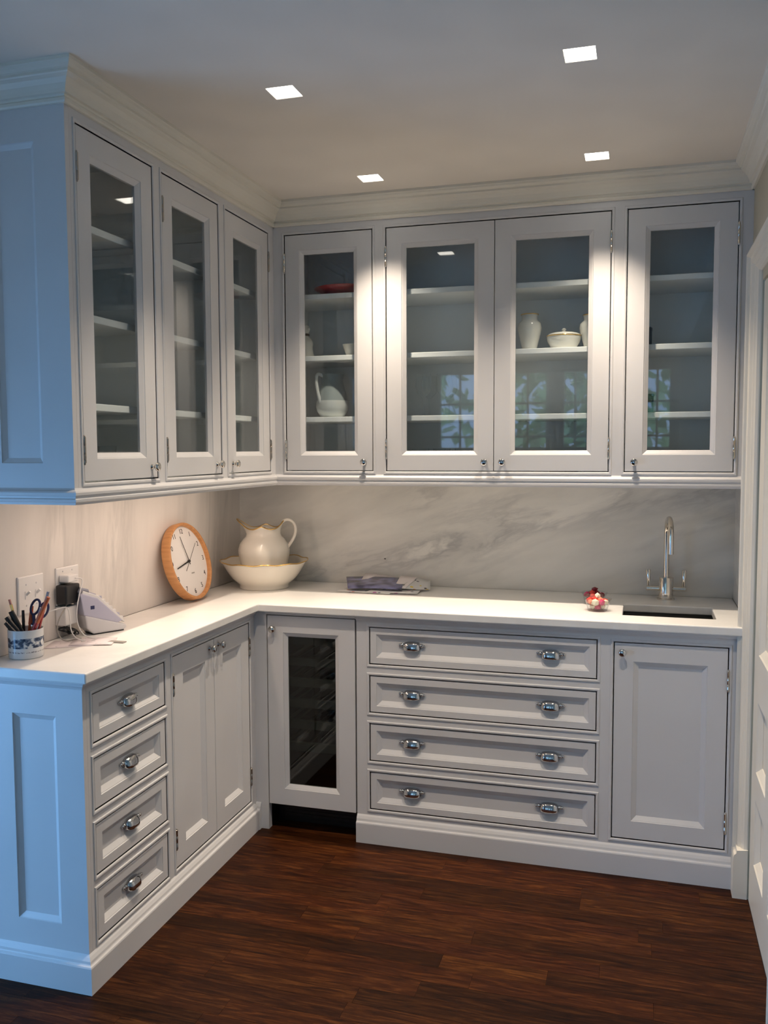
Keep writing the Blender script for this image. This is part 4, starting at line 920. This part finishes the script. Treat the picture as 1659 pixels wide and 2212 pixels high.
MB().lathe(JC, (0, 0, 1), [(0.066, 0.070), (0.058, 0.105), (0.047, 0.140), (0.044, 0.160), (0.050, 0.180), (0.046, 0.178), (0.041, 0.160), (0.045, 0.140), (0.062, 0.07)], 32, False, False).build('upper_body', paint('frosted_glass_grey', (0.30, 0.34, 0.34), 0.3), t, smooth=60)
MB().tube([(JC[0] + a, JC[1] + b, JC[2] + z) for a, b, z in smooth_pts([(-0.030, -0.030, 0.172), (-0.046, -0.050, 0.182), (-0.052, -0.055, 0.160), (-0.046, -0.055, 0.110), (-0.036, -0.055, 0.070), (-0.030, -0.045, 0.045)])], 0.0075, 8).build('handle', 'frost', t, smooth=180)
def goblet(x, y, z, s_, label, mat='dimglass', group=None):
    t = thing('wine_glass', (x, y, z), label, 'glass', group)
    MB().lathe((x, y, z), (0, 0, 1), [(0.032 * s_, 0.0), (0.032 * s_, 0.002), (0.006, 0.006)], 20, True, False).build('foot', mat, t, smooth=50)
    MB().lathe((x, y, z), (0, 0, 1), [(0.006, 0.006), (0.0035, 0.02), (0.0035, 0.075 * s_), (0.008, 0.082 * s_)], 12, False, False).build('stem', mat, t, smooth=50)
    MB().lathe((x, y, z), (0, 0, 1), [(0.008, 0.082 * s_), (0.028 * s_, 0.10 * s_), (0.036 * s_, 0.125 * s_), (0.034 * s_, 0.155 * s_), (0.030 * s_, 0.18 * s_)], 20, False, False).build('bowl', mat, t, smooth=60)
GL = 'clear stemmed glass on the lower shelf of the wide cabinet, left door'
for k, (x, y) in enumerate(((0.935, -0.22), (0.935, -0.12), (1.02, -0.22), (1.02, -0.12))): goblet(x, y, Z1, 0.95, GL, group='stemmed glasses in the wide cabinet')
def tumbler(x, y, z, r, h, label, group=None, mat='dimglass'):
    t = thing('tumbler', (x, y, z), label, 'glass', group)
    MB().lathe((x, y, z), (0, 0, 1), [(0.0, 0.004), (r * 0.7, 0.004), (r * 0.72, 0.0), (r * 0.78, 0.0), (r, h), (r * 0.96, h), (r * 0.75, 0.008), (0.0, 0.008)], 20, False, False).build('wall', mat, t, smooth=50)
    MB().lathe((x, y, z + 0.0082), (0, 0, 1), [(r * 0.7, 0), (r * 0.7, 0.003)], 20).build('base', mat, t, smooth=50)
for x, y in ((0.925, -0.24), (1.015, -0.24), (1.10, -0.22), (0.97, -0.13)): tumbler(x, y, Z0, 0.036, 0.095, 'clear tumbler on the bottom of the wide cabinet, left door', 'tumblers in the wide cabinet')
for x, y in ((0.21, -1.56), (0.21, -1.47), (0.21, -1.38), (0.11, -1.51), (0.11, -1.42)): tumbler(x, y, Z0, 0.034, 0.105, 'clear tumbler on the bottom of the outer left cabinet', 'tumblers in the outer left cabinet')
t = thing('china_bowl', (0.16, -1.545, SHELF[2]), 'pale china bowl on the lower shelf of the outer left cabinet', 'bowl')
MB().lathe((0.16, -1.545, SHELF[2] + 0.0005), (0, 0, 1), [(0.04, 0), (0.045, 0), (0.075, 0.04), (0.088, 0.08), (0.085, 0.08), (0.07, 0.04), (0.0, 0.01)], 28, True, False).build('bowl_wall', 'whitechina', t, smooth=60)
# dark basket with shells, green pot, dark tin
t = thing('basket', (1.50, -0.21, Z0), 'dark brown basket on the bottom of the wide cabinet, right door', 'basket')
MB().lathe((1.50, -0.21, Z0), (0, 0, 1), [(0.05, 0), (0.055, 0.0), (0.075, 0.03), (0.085, 0.045), (0.08, 0.045), (0.065, 0.02), (0.0, 0.01)], 24, True, False).build('basket_wall', 'brown', t, smooth=60)
for k in range(3):
    MB().tube([(1.50 + (0.062 + 0.009 * k) * math.cos(a * math.pi / 16), -0.21 + (0.062 + 0.009 * k) * math.sin(a * math.pi / 16), Z0 + 0.010 + 0.013 * k) for a in range(32)], 0.0045, 6, closed=True).build('woven_band', 'brown', t, smooth=180)
turned('pot', (1.800, -0.235, Z1), [(0.026, 0.0), (0.030, 0.0), (0.033, 0.008), (0.034, 0.060), (0.036, 0.064), (0.036, 0.070), (0.031, 0.070), (0.028, 0.01), (0.0, 0.008)], 'green', 'dark green glazed pot on the lower shelf above the tap', 'pot')
turned('canister', (1.792, -0.20, Z2), [(0.030, 0.0), (0.032, 0.002), (0.032, 0.060), (0.033, 0.061), (0.033, 0.072), (0.030, 0.075), (0.008, 0.076), (0.008, 0.082), (0.001, 0.083)], 'black', 'black lidded canister half hidden on the middle shelf above the tap', 'canister')
M['lens'].cycles.emission_sampling = 'NONE'
